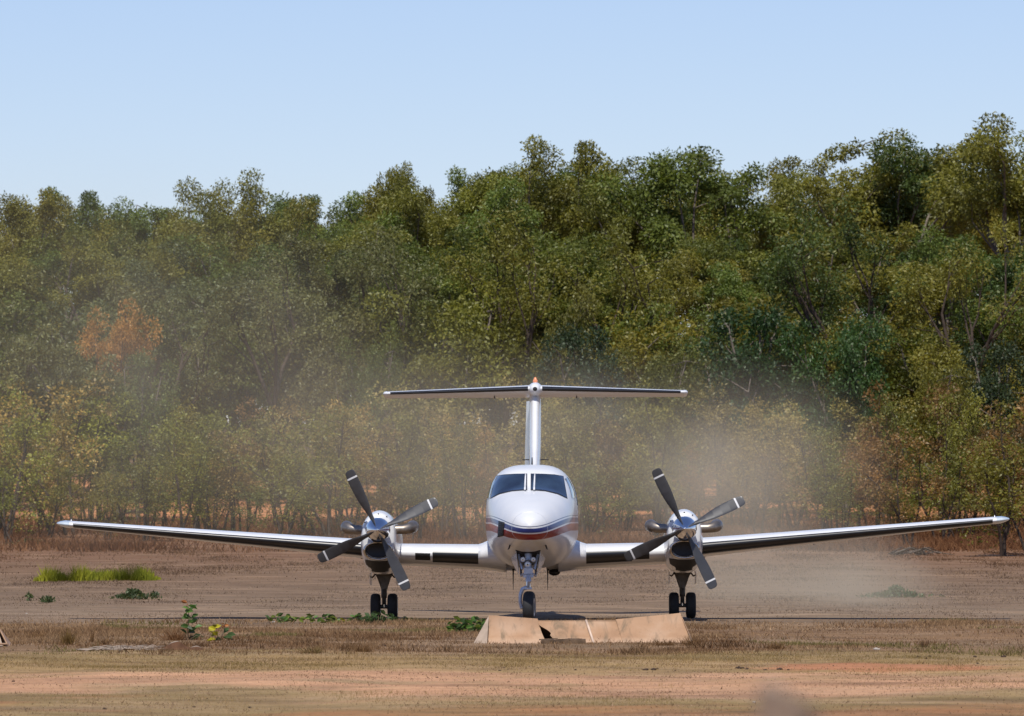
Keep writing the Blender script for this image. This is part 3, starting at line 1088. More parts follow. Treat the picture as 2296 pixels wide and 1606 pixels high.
ZT = 1.568   # thrust line
ENG_X = 2.604
NY = [2.92, 2.95, 3.04, 3.2, 3.5, 4.0, 4.6, 5.5, 6.4, 7.0, 7.4]
NT = [ZT + .25, ZT + .275, ZT + .30, ZT + .325, ZT + .335, ZT + .33, ZT + .30, ZT + .22, ZT + .10, ZT + .0, ZT - .08]
NB = [1.10, 1.055, 1.03, .99, .93, .86, .80, .79, .88, 1.08, 1.3]
NW = [.255, .275, .295, .312, .325, .33, .335, .335, .28, .18, .05]
NZ = [1.50, 1.50, 1.48, 1.45, 1.42, 1.40, 1.38, 1.36, 1.36, 1.40, 1.45]
for sgn in (-1, 1):
    cx = sgn * ENG_X
    mb = MB()
    yy = np.concatenate([NY[:3], np.arange(3.05, 7.4, .2), [7.4]])
    rings = []
    for y in yy:
        rings.append(se_ring(float(y), *(float(curve_at(NY, q, y)) for q in (NT, NB, NW, NZ)), cx, el=3.0))
    mb.rings(rings)
    nac = mb.build('nacelle', M['paint'], plane, True, 60)
    NB_V = BVHTree.FromPolygons([Vector(v) for v in mb.v], mb.f)
    # chin air intake: metal lip ring with a dark throat
    n = 32
    lipc = Vector((cx, 2.87, 1.215))
    rings = []
    for (yo, kx, kz) in ((.20, .25, .150), (.02, .262, .168), (-.055, .252, .160), (-.075, .236, .146), (-.05, .218, .130), (.05, .205, .120)):
        rings.append([(lipc.x + kx * math.cos(2*math.pi*k/n), lipc.y + yo + .10 * max(0, -math.sin(2*math.pi*k/n)) , lipc.z + kz * (math.copysign(abs(math.sin(2*math.pi*k/n)) ** .8, math.sin(2*math.pi*k/n)))) for k in range(n)])
    mb = MB(); mb.rings(rings, cap0=False, cap1=False)
    lip = mb.build('intake_lip', M['lip'], nac, True)
    mb = MB(); mb.rings([[(lipc.x + k_ * .207 * math.cos(2*math.pi*k/n), lipc.y + .03 + d_, lipc.z + k_ * .122 * math.sin(2*math.pi*k/n)) for k in range(n)] for k_, d_ in ((1, 0), (.9, .01), (.02, .012))], cap0=False)
    mb.build('intake_throat', M['black'], nac, True)
    # black panel added over the lower nacelle, under the chin
    def npx(dx, dz):    # offsets in metres from the thrust line, turned to picture points
        p = PM @ Vector((cx + dx, 3.6, ZT + dz))
        d = p - Vector((0, 0, CAMH))
        v = (d.z * CA - d.y * SA) / (d.y * CA + d.z * SA); u = d.x / (d.y * CA + d.z * SA)
        return (1148 + F * u, 803 - F * v)
    patch('lower_nacelle_panel', [npx(-.25, -.505), npx(-.12, -.525), npx(0, -.53), npx(.12, -.525), npx(.25, -.505)], [npx(-.215, -.735), npx(-.10, -.757), npx(0, -.762), npx(.10, -.757), npx(.215, -.735)], NB_V, .008, M['black'], nac, 12, 8)
    # panel screws and seam on the cowl
    for a in (60, 90, 120, 35, 145):
        MB().lathe([(-.004, .004), (0, .012), (.01, .012)], (cx + .285 * math.cos(R(a)), 2.93, ZT - .06 + .335 * math.sin(R(a))), 'Y', 8).build('cowl_fastener', M['louvre'], nac)
    # exhaust stacks
    for q in (-1, 1):
        pts = [(cx + q * .22, 3.20, ZT + .005), (cx + q * .40, 3.20, ZT + .005), (cx + q * .47, 3.22, ZT + .015), (cx + q * .535, 3.28, ZT + .035), (cx + q * .56, 3.40, ZT + .05), (cx + q * .565, 3.58, ZT + .055)]
        mb = MB(); mb.tube(pts, [.078, .078, .086, .098, .106, .108], 16)
        mb.build('exhaust_stack', M['exhaust'], nac, True, 60)
    # propeller: polished spinner with four blades
    hub = Vector((cx, 2.62, ZT))
    mb = MB()
    prof = []
    for k in range(15):
        u = k / 14
        prof.append((-.40 + .50 * u, .212 * (math.sin(u * math.pi / 2) ** .82) + .002))
    prof += [(.14, .21), (.16, .12)]
    mb.lathe(prof, hub, 'Y', 40)
    prop = mb.build('propeller', M['chrome'], plane, True, 50, label='four bladed propeller with polished spinner')
    MB().lathe([(0, .205), (.02, .21), (.06, .20), (.2, .14)], hub + Vector((0, .1, 0)), 'Y', 32).build('spinner_backplate', M['louvre'], prop, True, 50)
    for k in range(4):
        ang = R(25.4 + 90 * k)
        rad = [.10, .20, .28, .40, .55, .70, .85, .97, 1.00, 1.04, 1.09, 1.115, 1.125]
        chd = [.075, .085, .11, .155, .19, .205, .205, .195, .19, .185, .17, .13, .07]
        tw = [62, 58, 52, 42, 33, 27, 22, 19, 18.5, 18, 17, 17, 17]
        thk = [.07, .065, .05, .034, .026, .022, .018, .015, .014, .014, .012, .010, .006]
        rings = []
        er = Vector((math.cos(ang), 0, math.sin(ang))); et = Vector((-math.sin(ang), 0, math.cos(ang)))
        for r_, c_, t_, h_ in zip(rad, chd, tw, thk):
            dirc = et * math.cos(R(t_)) + Vector((0, 1, 0)) * math.sin(R(t_))
            nrm = er.cross(dirc)
            ring = []
            for q in range(14):
                a = 2 * math.pi * q / 14
                ring.append(hub + Vector((0, .03, 0)) + er * r_ + dirc * (c_ * .5 * math.cos(a) + c_ * .06) + nrm * (h_ * .5 * math.sin(a)))
            rings.append(ring)
        mb = MB()
        for i in range(len(rings) - 1):
            mb.rings([rings[i], rings[i + 1]], 1 if i in (7, ) else 0, cap0=(i == 0), cap1=(i == len(rings) - 2))
        me_b = mb.build('blade', [M['blade'], M['blade_tip']], prop, True, 40)
    # main landing gear
    gy = 5.62
    px0 = cx - sgn * 0.0
    g = MB()
    top_z = .86
    g.rings([[(px0 + dx, gy + dy, z) for dx, dy in ((-w, -d), (w, -d), (w, d), (-w, d))] for z, w, d in ((.90, .17, .06), (.80, .155, .055), (.62, .065, .05), (.56, .045, .05))])
    g.tube([(px0, gy, .60), (px0, gy, .38)], [.055, .05], 14)
    g.tube([(px0, gy, .40), (px0, gy, .22)], [.036, .036], 12, 1)
    g.tube([(px0 - .17, gy, .228), (px0 + .17, gy, .228)], .035, 12)
    g.tube([(px0, gy - .07, .52), (px0, gy - .17, .42), (px0, gy - .06, .28)], [.03, .034, .03], 8, flat=.6)
    for q in (-1, 1):
        g.tube([(px0 + q * .14, gy, .86), (px0 + q * .02, gy + .1, .5)], .022, 8)
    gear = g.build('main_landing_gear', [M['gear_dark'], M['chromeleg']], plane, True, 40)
    for q in (-1, 1):
        wc = (px0 + q * .148, gy, .228)
        w = MB()
        w.lathe([(-.082, .125), (-.088, .16), (-.08, .20), (-.055, .222), (-.03, .2285), (.03, .2285), (.055, .222), (.08, .20), (.088, .16), (.082, .125)], wc, 'X', 36, 0)
        wh = w.build('wheel', M['tyre'], gear, True, 50)
        MB().lathe([(-.07, .02), (-.072, .07), (-.086, .11), (-.084, .128), (.084, .128), (.086, .11), (.072, .07), (.07, .02)], wc, 'X', 24).build('rim', M['hub'], wh, True, 50)
        MB().rings([[(px0 + q * (.225 + a_), y_, z_) for y_, z_ in ((gy - .45, .82), (gy + .5, .82), (gy + .45, .60), (gy - .38, .62))] for a_ in (0, .012)]).build('gear_door', M['tan_under'], gear, False)
        MB().tube([(px0 + q * .14, gy - .3, .80), (px0 + q * .19, gy - .34, .74), (px0 + q * .235, gy - .36, .76)], .014, 6).build('door_arm', M['gear_dark'], gear)

# nose gear
ny = 1.05
c0 = lpt(1184.6, 1300, ny).x
g = MB()
g.tube([(c0, ny + .12, 1.22), (c0, ny + .05, .86)], [.062, .058], 16)
g.tube([(c0, ny + .05, .88), (c0, ny + .02, .70)], [.052, .05], 16)
g.tube([(c0, ny + .02, .72), (c0, ny, .585)], [.036, .036], 14, 1)
g.box((c0, ny, .585), (.115, .12, .035))
g.box((c0, ny + .02, .875), (.15, .13, .10))
g.box((c0, ny + .02, .79), (.17, .10, .05))
for q in (-1, 1):
    g.tube([(c0 + q * .07, ny + .03, .83), (c0 + q * .12, ny + .10, .79), (c0 + q * .13, ny + .3, .95)], [.018, .02, .018], 8)
    g.tube([(c0 + q * .10, ny + .02, .90), (c0 + q * .165, ny + .12, 1.15)], [.022, .022], 8)
g.tube([(c0, ny - .05, .80), (c0 + .01, ny - .13, .70), (c0, ny - .05, .60)], [.026, .028, .024], 8, flat=.6)
g.tube([(c0 - .03, ny, .60), (c0 - .10, ny, .57), (c0 - .133, ny, .48), (c0 - .138, ny, .36), (c0 - .12, ny, .265), (c0 - .03, ny, .262)], [.035, .035, .030, .028, .032, .03], 12)
ngear = g.build('nose_landing_gear', [M['gear'], M['chromeleg']], plane, True, 40)
w = MB(); wc = Vector((c0 + .012, ny, .268))
rot = Matrix.Rotation(R(-6), 3, 'Z')
w.lathe([(-.082, .15), (-.092, .19), (-.086, .235), (-.06, .260), (-.03, .2685), (.03, .2685), (.06, .260), (.086, .235), (.092, .19), (.082, .15)], (0, 0, 0), 'X', 40)
w.v = [tuple(wc + rot @ Vector(p)) for p in w.v]
nwh = w.build('wheel', M['tyre'], ngear, True, 50)
w = MB(); w.lathe([(-.075, .02), (-.078, .09), (-.088, .13), (-.086, .153), (.086, .153), (.088, .13), (.078, .09), (.075, .02)], (0, 0, 0), 'X', 28)
w.v = [tuple(wc + rot @ Vector(p)) for p in w.v]
w.build('rim', M['hub'], nwh, True, 50)
for px, py, r_ in ((1172.4, 1254.8, .042), (1195.7, 1254.8, .042), (1183, 1265.8, .052)):
    p = lpt(px, py, ny - .10)
    mb = MB(); mb.lathe([(-.012, r_ * .9), (-.004, r_), (.02, r_), (.07, r_ * .6), (.09, .01)], p, 'Y', 20)
    lamp = mb.build('taxi_light', M['gear'], ngear, True, 50)
    MB().lathe([(-.016, .008), (-.014, r_ * .5), (-.010, r_ * .82), (-.006, r_ * .82)], p, 'Y', 20).build('lens', M['lens'], lamp)
    MB().lathe([(-.022, .005), (-.021, r_ * .22), (-.012, r_ * .22)], p, 'Y', 10).build('bulb', M['black'], lamp)
MB().box(lpt(1184, 1260, ny - .03), (.26, .04, .05)).build('lamp_bracket', M['gear_dark'], ngear, False)
# wheel bay as a dark panel below the nose, its recess shade put into the colour, and its two doors
patch('nose_gear_bay', [(1156, 1233), (1170, 1237), (1184, 1238), (1198, 1237), (1212, 1233)], [(1164, 1264), (1174, 1267), (1184, 1268), (1195, 1267), (1206, 1264)], FBVH, .006, M['louvre'], fuselage, 14, 8)
for q in (-1, 1):
    X = lambda px: 1184.3 + q * (1184.3 - px)
    outl = [(1155.5, 1235), (1149.5, 1242), (1146, 1251), (1149.5, 1264), (1155, 1275), (1162.5, 1288)]
    inl = [(1156.5, 1236), (1157.5, 1243), (1158.5, 1251), (1160.5, 1264), (1161.5, 1275), (1163.2, 1288)]
    va, vb = [], []
    for k, ((ax, ay), (bx, by)) in enumerate(zip(outl, inl)):
        yo = 1.35
        pa, pb = lpt(X(ax), ay, yo + .25), lpt(X(bx), by, yo - .35 + .02 * k)
        va += [pa, pb]; vb += [pa + Vector((q * -.008, .01, 0)), pb + Vector((q * -.008, .01, 0))]
    n = len(va); fs = []
    for k in range(len(outl) - 1):
        a = 2 * k
        fs += [(a, a + 1, a + 3, a + 2), (n + a, n + a + 2, n + a + 3, n + a + 1), (a, a + 2, n + a + 2, n + a), (a + 1, n + a + 1, n + a + 3, a + 3)]
    fs += [(0, n, n + 1, 1), (n - 2, n - 1, 2 * n - 1, 2 * n - 2)]
    MB().add(va + vb, fs).build('gear_door', M['paint'], ngear, True, 60)

# fin, rudder, tailplane
def sym_ring(x0, le, ch, z, th, ax='Z', n=12):
    pts = []
    for k in range(2 * n):
        u = (k if k <= n else 2 * n - k) / n
        xc = 1 - math.cos(u * math.pi / 2) if True else u
        yt = 5 * th * (.2969 * math.sqrt(xc) - .126 * xc - .3516 * xc**2 + .2843 * xc**3 - .1030 * xc**4) * ch
        s = 1 if k <= n else -1
        pts.append((x0 + s * yt, le + xc * ch, z))
    return pts

tz = 4.10
mb = MB()
mb.rings([sym_ring(0, 8.4, 3.4, 2.50, .045), sym_ring(0, 9.3, 2.7, 2.75, .075), sym_ring(0, 9.9, 2.15, 3.1, .105), sym_ring(0, 10.7, 1.75, 3.7, .125), sym_ring(0, 11.25, 1.5, tz, .14)])
fin = mb.build('tail_fin', M['paint'], plane, True, 50)
mb = MB()
rrot = Matrix.Rotation(R(17), 3, 'Z')
rg = []
for le, ch, z in ((11.85, .75, 2.35), (12.05, .72, 3.0), (12.45, .62, 3.95)):
    rg.append([tuple(Vector((0, le, z)) + rrot @ Vector((p[0], p[1] - le, 0))) for p in sym_ring(0, le, ch, z, .15, n=8)])
mb.rings(rg); mb.build('rudder', M['paint'], fin, True, 50)
MB().tube([(.012, 11.20, 3.85), (.03, 10.85, 3.55)], .006, 5).build('fin_wire_aerial', M['black'], fin)
# bullet fairing on top
MB().lathe([(-.55, .01), (-.52, .06), (-.42, .11), (-.2, .135), (.4, .13), (1.2, .09), (1.9, .015)], (0, 11.45, tz + .03), 'Y', 24).build('bullet_fairing', M['paint'], fin, True, 60)
MB().lathe([(-.02, .01), (-.015, .035), (.0, .04), (.03, .04)], (0, 10.90, tz + .035), 'Y', 16).build('fairing_lamp', M['black'], fin)
MB().tube([(0, 11.16, tz - .13), (0, 11.17, tz - .2)], [.026, .022], 8).build('fin_inlet', M['black'], fin)
MB().lathe([(0, .045), (.05, .045), (.08, .03), (.115, .012)], (0, 11.5, tz + .15), 'Z', 14).build('beacon', M['beacon'], fin, True)
TST = [(.06, 11.0, 1.50, tz + .045, .11, 5.2), (2.74, 11.62, .90, tz - .02, .10, 4.6)]
for sgn in (-1, 1):
    mb = MB()
    mb.rings([wing_ring(st_interp(TST, x), sgn) for x in (.06, .5, 1, 1.5, 2, 2.5, 2.74)])
    tp = mb.build('tailplane', M['paint'], plane, True, 50)
    strip(TST, sgn, .13, 2.68, .045, .035, .005, M['boot'], 'deicing_boot', tp, 14)
    rr = []
    for x, k in ((2.74, 1.03), (2.79, .95), (2.815, .6)):
        s2 = list(TST[1]); s2[0] = x; s2[1] += (1 - k) * .3; s2[2] *= k; s2[4] *= k * 1.1
        rr.append(wing_ring(tuple(s2), sgn))
    mb = MB(); mb.rings(rr); mb.build('tailplane_tip', M['paint'], tp, True, 60)
    p = Vector(af_pt(st_interp(TST, .76), .6, -.35)); p.x *= sgn
    MB().tube([p + Vector((0, 0, .05)), p - Vector((0, 0, .045))], [.012, .012], 6).build('elevator_hinge', M['gear_dark'], tp)
    a = lpt(1200 + sgn * 13, 1031, 10.2); b2 = lpt(1200 + sgn * 30, 1031, 10.45)
    MB().tube([a, b2], [.014, .007], 6).build('fin_rod_aerial', M['louvre'], fin)

# ------------------------------------------------------------------ gable marker (a broken 3 m runway marker)
def marker_material():
    m, nt, b = mat('dust_stained_marker_sheet')
    tc = N(nt, 'ShaderNodeTexCoord'); O = tc.outputs['Object']
    sep = N(nt, 'ShaderNodeSeparateXYZ'); nt.links.new(O, sep.inputs[0])
    n1 = noise(nt, O, 1.6, 5, .6)
    c = ramp(nt, n1, [(.3, (.27, .155, .085)), (.5, (.36, .215, .122)), (.72, (.43, .285, .185))])
    n2 = noise(nt, mapping(nt, O, (3.2, 1, 1.1)), 1.7, 5, .65, .6)
    c = mixc(nt, ramp(nt, n2, [(.50, g3(0)), (.66, g3(.8))]), c, (.16, .115, .07))
    n3 = noise(nt, O, 26, 3)
    c = mixc(nt, ramp(nt, n3, [(.68, g3(0)), (.74, g3(.6))]), c, (.13, .09, .06))
    low = ramp(nt, math_n(nt, 'ADD', sep.outputs[2], math_n(nt, 'MULTIPLY', n2, .06)), [(.04, g3(1)), (.11, g3(0))])
    c = mixc(nt, math_n(nt, 'MULTIPLY', low, .35), c, (.66, .47, .33))
    nt.links.new(c, b.inputs['Base Color'])
    b.inputs['Roughness'].default_value = .6
    b.inputs['Specular IOR Level'].default_value = .25
    return m

M['marker'] = marker_material()
M['marker_pale'] = simple('pale_marker_rib', (.58, .43, .32), .6, 0, .12, 8)
M['marker_grey'] = simple('shade_grey_marker_end', (.36, .275, .205), .6, 0, .25, 5, spec=.3)  # dim grey of the end face in shade, put into the colour
M['old_wood'] = simple('rotten_board', (.10, .065, .04), .85, 0, .5, 9, .6, spec=.2)


def sheet(mb, rows, th=.006, mi=0):
    """a bent sheet with thickness from rows of points"""
    nr, nc = len(rows), len(rows[0])
    P = [[Vector(p) for p in r] for r in rows]
    top, bot = [], []
    for j in range(nr):
        for i in range(nc):
            a = P[j][min(i + 1, nc - 1)] - P[j][max(i - 1, 0)]
            b2 = P[min(j + 1, nr - 1)][i] - P[max(j - 1, 0)][i]
            n_ = a.cross(b2); n_.normalize()
            top.append(P[j][i] + n_ * th * .5); bot.append(P[j][i] - n_ * th * .5)
    n = nr * nc; fs = []
    for j in range(nr - 1):
        for i in range(nc - 1):
            a = j * nc + i
            fs += [(a, a + 1, a + nc + 1, a + nc), (n + a, n + a + nc, n + a + nc + 1, n + a + 1)]
    rim = list(range(nc - 1)) + [(j + 1) * nc - 1 for j in range(nr - 1)] + [nr * nc - 1 - i for i in range(nc - 1)] + [(nr - 1 - j) * nc for j in range(nr - 1)]
    for k in range(len(rim)):
        a, b2 = rim[k], rim[(k + 1) % len(rim)]
        fs.append((a, n + a, n + b2, b2))
    return mb.add(top + bot, fs, mi)


g0 = ground_at(1308, 1441.5)
MD = g0.y
marker = empty('gable_marker', g0, label='broken peach coloured gable shaped runway marker with a torn gap', cat='runway marker')

def mp(px, py, dy):
    return at(px, py, MD + dy) - g0

def mpz(px, z, dy):
    return Vector((xat(px, MD + dy) - g0.x, dy, z))

def front_panel(name, t0, t1, b0, b1, zt0, zt1, sag, nc=14, nr=10, left_tear=None, mt='marker', off=0.0):
    rows = []
    for j in range(nr + 1):
        v = j / nr
        row = []
        for i in range(nc + 1):
            u = i / nc
            zt = zt0 + (zt1 - zt0) * u
            px = (t0 + (t1 - t0) * u) * (1 - v) + (b0 + (b1 - b0) * u) * v
            if left_tear is not None:
                px0 = float(np.interp(v, [p[0] for p in left_tear], [p[1] for p in left_tear]))
                px1 = t1 * (1 - v) + b1 * v
                px = px0 + (px1 - px0) * u
            dy = .44 * (1 - v)
            z = zt * (1 - v) - sag * 4 * v * (1 - v) * zt - .012 * v
            row.append(mpz(px, z, dy + sag * .35 * math.sin(v * math.pi) + off))
        rows.append(row)
    mb = MB(); sheet(mb, rows, .007)
    return mb.build(name, M[mt], marker, True, 40)

def z_for(py, dy): return CAMH - (py - 1175) / F * (MD + dy) - g0.z
zA, zB = z_for(1380, .44), z_for(1387.6, .44)
zM0, zM1 = z_for(1391.5, .46), z_for(1391.5, .46)
zR0, zR1 = z_for(1389, .43), z_for(1375, .43)
front_panel('front_panel', 1096, 1205.5, 1092, 1230, zA, zB, .22)
tear = [(0, 1206), (.2, 1209), (.38, 1226), (.46, 1232), (.55, 1236), (.62, 1233), (.75, 1239), (.85, 1243), (1, 1238)]
front_panel('front_panel', 1206, 1314, 1236, 1331, zM0, zM1, .02, 12, 16, tear, off=.02)
front_panel('front_panel', 1313, 1384, 1330, 1405, zM1, zM1, .02, off=.024)
front_panel('front_panel', 1380.5, 1525, 1398, 1553.5, zR0, zR1, .04)
# back sheets
for (a, b2, c, d, za, zb) in ((1096, 1205.5, 1094, 1212, zA, zB), (1206, 1383, 1206, 1386, zM0, zM1), (1381, 1525, 1384, 1530, zR0, zR1)):
    rows = []
    for j in range(6):
        v = j / 5
        rows.append([mpz((a + (b2 - a) * u) * (1 - v) + (c + (d - c) * u) * v, (za + (zb - za) * u) * (1 - v) - .012 * v, .445 + .5 * v) for u in np.linspace(0, 1, 8)])
    mb = MB(); sheet(mb, rows, .007); mb.build('back_panel', M['marker'], marker, True, 40)
# hipped ends
rows = []
for j in range(7):
    v = j / 6
    fl = .13 * v ** 2.2
    rows.append([mpz(1096 - 4 * v * (1 - u) + (0 - 34 * v * 1.0) * u, (zA - .006) * (1 - v) - .012 * v + .0 , .44 * (1 - v) * (1 - u) + (.44 - .30 * v) * u) for u in np.linspace(0, 1, 6)])
mb = MB(); sheet(mb, rows, .007); mb.build('end_panel', M['marker_grey'], marker, True, 40)
rows = []
for j in range(7):
    v = j / 6
    rows.append([mpz(1525.5 + 28 * v, (zR1 - .004) * (1 - v) - .012 * v, .43 + (u - .5) * .95 * v) for u in np.linspace(0, 1, 6)])
mb = MB(); sheet(mb, rows, .007); mb.build('end_panel', M['marker'], marker, True, 40)
MB().tube([mpz(1314, zM1 + .004, .455), mpz(1320, .20, .29), mpz(1331, -.005, .012)], [.016, .018, .018], 8).build('joint_rib', M['marker_pale'], marker)
# board lying in front of it
ga = ground_at(1229, 1444); gb = ground_at(1297, 1443)
brd = empty('broken_board', (ga + gb) / 2, label='short rotten dark board lying against the torn gap of the marker', cat='board')
mb = MB()
L = (gb - ga).length
tops, secs = [], 9
rings = []
rb = random.Random(3)
for k in range(secs):
    u = k / (secs - 1) - .5
    h = .062 + rb.uniform(-.01, .012); d = .10
    rings.append([(u * L, -d + rb.uniform(-.01, .01), -.02), (u * L, -d * .95, h * .82), (u * L, d * .3, h), (u * L, d, h * .7), (u * L, d, -.02)])
mb.rings(rings); mb.build('plank', M['old_wood'], brd, True, 30)
for k in range(4):
    x_ = (rb.random() - .5) * L * .8
    MB().tube([(x_ - .12, -.05 + .02 * k, .055), (x_ + .14, -.03 + .02 * k, .064 + .003 * k)], [.009, .004], 5).build('splinter', M['old_wood'], brd)

# second marker, cut by the picture edge
g1 = ground_at(8, 1450)
mk2 = empty('gable_marker', g1, label='grey end of a second gable marker in the dry grass past the palm debris', cat='runway marker')
x1 = xat(18, g1.y) - g1.x
zt = CAMH - (1406 - 1175) / F * (g1.y + .4) - g1.z
def tri_sheet(pts4, name, mt):
    a, b2, c, d = [Vector(p) for p in pts4]
    rows = [[a.lerp(b2, u).lerp(d.lerp(c, u), v) for u in np.linspace(0, 1, 6)] for v in np.linspace(0, 1, 6)]
    mb = MB(); sheet(mb, rows, .008); return mb.build(name, M[mt], mk2, True, 40)
rdg = x1 - .16
tri_sheet([(rdg - 2.8, .42, zt), (rdg - .02, .42, zt), (x1 - .06, 0, -.01), (x1 - 3.1, 0, -.01)], 'front_panel', 'marker_grey')
tri_sheet([(rdg - 2.8, .43, zt), (rdg - .02, .43, zt), (x1 - .06, .9, -.01), (x1 - 3.1, .9, -.01)], 'back_panel', 'marker')
tri_sheet([(rdg, .41, zt), (rdg, .44, zt), (x1, .9, -.01), (x1, 0, -.01)], 'end_panel', 'marker')
MB().tube([(rdg, .42, zt + .004), (x1, .0, .02)], .011, 6).build('edge_strip', M['marker'], mk2)
MB().tube([(x1 - .9, -.005, .03), (x1 + .0, -.01, .035)], .016, 6).build('edge_strip', M['marker'], mk2)

# ------------------------------------------------------------------ plants with single leaves
def leaf_shape(name, l, w, fold=.22):
    v = [(0, 0, 0), (l * .25, w * .38, w * fold), (l * .6, w * .5, w * fold), (l, 0, -w * .12), (l * .6, -w * .5, w * fold), (l * .25, -w * .38, w * fold), (l * .3, 0, 0), (l * .65, 0, 0)]
    f = [(0, 6, 1), (1, 6, 7, 2), (2, 7, 3), (3, 7, 4), (4, 7, 6, 5), (5, 6, 0)]
    return pymesh(name, v, f)

def plain_leaf(name, col, trans=.35):
    return leaf_material(name, False, col, trans, .05)

def flat_leaf_mat(name, col):
    m = bpy.data.materials.new(name); m.use_nodes = True
    nt = m.node_tree; nt.nodes.clear()
    out = N(nt, 'ShaderNodeOutputMaterial')
    oi = N(nt, 'ShaderNodeObjectInfo')
    c = mixc(nt, 1.0, col, ramp(nt, oi.outputs['Random'], [(0, g3(.6)), (1, g3(1.4))]), 'MULTIPLY')
    pb = N(nt, 'ShaderNodeBsdfPrincipled'); pb.inputs['Roughness'].default_value = .45; pb.inputs['Specular IOR Level'].default_value = .3
    tr = N(nt, 'ShaderNodeBsdfTranslucent')
    nt.links.new(c, pb.inputs['Base Color']); nt.links.new(c, tr.inputs[0])
    mx = N(nt, 'ShaderNodeMixShader'); mx.inputs[0].default_value = .35
    nt.links.new(pb.outputs[0], mx.inputs[1]); nt.links.new(tr.outputs[0], mx.inputs[2])
    nt.links.new(mx.outputs[0], out.inputs[0])
    return m

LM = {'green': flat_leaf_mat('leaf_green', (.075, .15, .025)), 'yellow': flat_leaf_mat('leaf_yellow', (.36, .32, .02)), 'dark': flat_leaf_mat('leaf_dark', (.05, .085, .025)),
      'olive': flat_leaf_mat('leaf_olive', (.15, .19, .03)), 'red': flat_leaf_mat('leaf_red', (.42, .15, .04))}
LEAF = {k: leaf_shape('leaf_' + k, 1.0, .55) for k in LM}
for k in LM: LEAF[k].materials.append(LM[k])
M['stem'] = simple('plant_stem', (.13, .09, .05), .8, 0, .3, 10)
PR = random.Random(11)

def add_leaf(root, p, kind, size, az=None, tilt=None):
    o = obj('leaf', LEAF[kind], None, root)
    o.location = p
    az = PR.uniform(0, 6.28) if az is None else az
    o.rotation_euler = (PR.uniform(.35, 1.35) * PR.choice((1, 1, -1)), PR.uniform(-.8, .5) if tilt is None else tilt, PR.gauss(0, .6) + PR.choice((0, math.pi)))
    s_ = size * PR.uniform(1.1, 1.6)
    o.scale = (s_, s_, s_)
    return o

def plant(name, base, leaves, stems, label, cat='plant', group=None):
    root = empty(name, base, label=label, cat=cat, group=group)
    for st_ in stems:
        MB().tube(st_, [.009] + [.006] * (len(st_) - 2) + [.003], 6).build('stem', M['stem'], root)
    for (p, k, sz) in leaves:
        add_leaf(root, p, k, sz)
    return root

def loc_px(px, py, D, base):
    return at(px, py, D) - base

b = ground_at(424, 1436)
zz = [(1415, 400), (1462, 388), (1440, 425), (1482, 425), (1425, 462), (1410, 485), (1440, 480), (1495, 487), (1455, 520), (1480, 520), (1470, 548), (1515, 560), (1500, 575), (1465, 600), (1520, 600), (1455, 610), (1570, 632), (1530, 640), (1500, 640)]
lv = []
for i, (zx, zy) in enumerate(zz):
    px, py = zx * .288, 1246.7 + zy * .288
    p = loc_px(px, py, b.y + PR.uniform(-.05, .05), b)
    st_x = (1450 + 15 * (650 - zy) / 280) * .288
    lv.append((p, 'green' if i < 12 else 'dark', .105))
lv += [(loc_px(420, 1352, b.y, b), 'red', .06), (loc_px(422, 1355, b.y, b), 'red', .06)]
stem = [Vector((0, 0, -.02)), loc_px(421, 1415, b.y, b), loc_px(424, 1385, b.y, b), loc_px(421, 1352, b.y, b)]
plant('sapling_plant', b, lv, [stem, [Vector((0, 0, .0)), loc_px(440, 1425, b.y, b), loc_px(453, 1428, b.y, b)]], 'upright leafy green seedling with a red shoot tip beside the dry palm debris')
b = ground_at(491, 1437)
lv = [(loc_px(px, py, b.y + PR.uniform(-.08, .08), b), 'yellow', .085) for px, py in ((468, 1406), (478, 1408), (484, 1412), (474, 1414), (490, 1418), (480, 1423), (488, 1426), (472, 1427), (484, 1434), (477, 1435))]
lv += [(loc_px(px, py, b.y + PR.uniform(-.08, .08), b), 'dark', .10) for px, py in ((500, 1420), (508, 1424), (512, 1430), (503, 1430), (496, 1433), (510, 1436), (517, 1433), (504, 1412))]
lv += [(loc_px(px, py, b.y, b), 'red', .055) for px, py in ((497, 1398), (503, 1403), (506, 1407))]
plant('yellow_bush', b, lv, [[Vector((0, 0, -.02)), loc_px(486, 1420, b.y, b), loc_px(478, 1408, b.y, b)], [Vector((0, 0, -.02)), loc_px(501, 1418, b.y, b), loc_px(503, 1400, b.y, b)]], 'small bush half yellow half dark green next to the upright seedling')

def weed(px, py, w_px, h_px, n, pal, label, sz=.085, group=None, stems=3):
    b = ground_at(px, py)
    s_ = F / b.y
    lv, st = [], []
    for k in range(n):
        u = PR.uniform(-.5, .5) * w_px / s_; h = PR.random() ** 1.3 * h_px / s_
        lv.append((Vector((u, PR.uniform(-.12, .12), h * (1 - (abs(u) * s_ / w_px) * .8) + .01)), PR.choice(pal), sz))
    for k in range(stems):
        u = PR.uniform(-.4, .4) * w_px / s_
        st.append([Vector((u * .5, 0, -.02)), Vector((u * .8, 0, h_px / s_ * .4)), Vector((u, 0, h_px / s_ * .8))])
    return plant('weed', b, lv, st, label, 'weed', group)

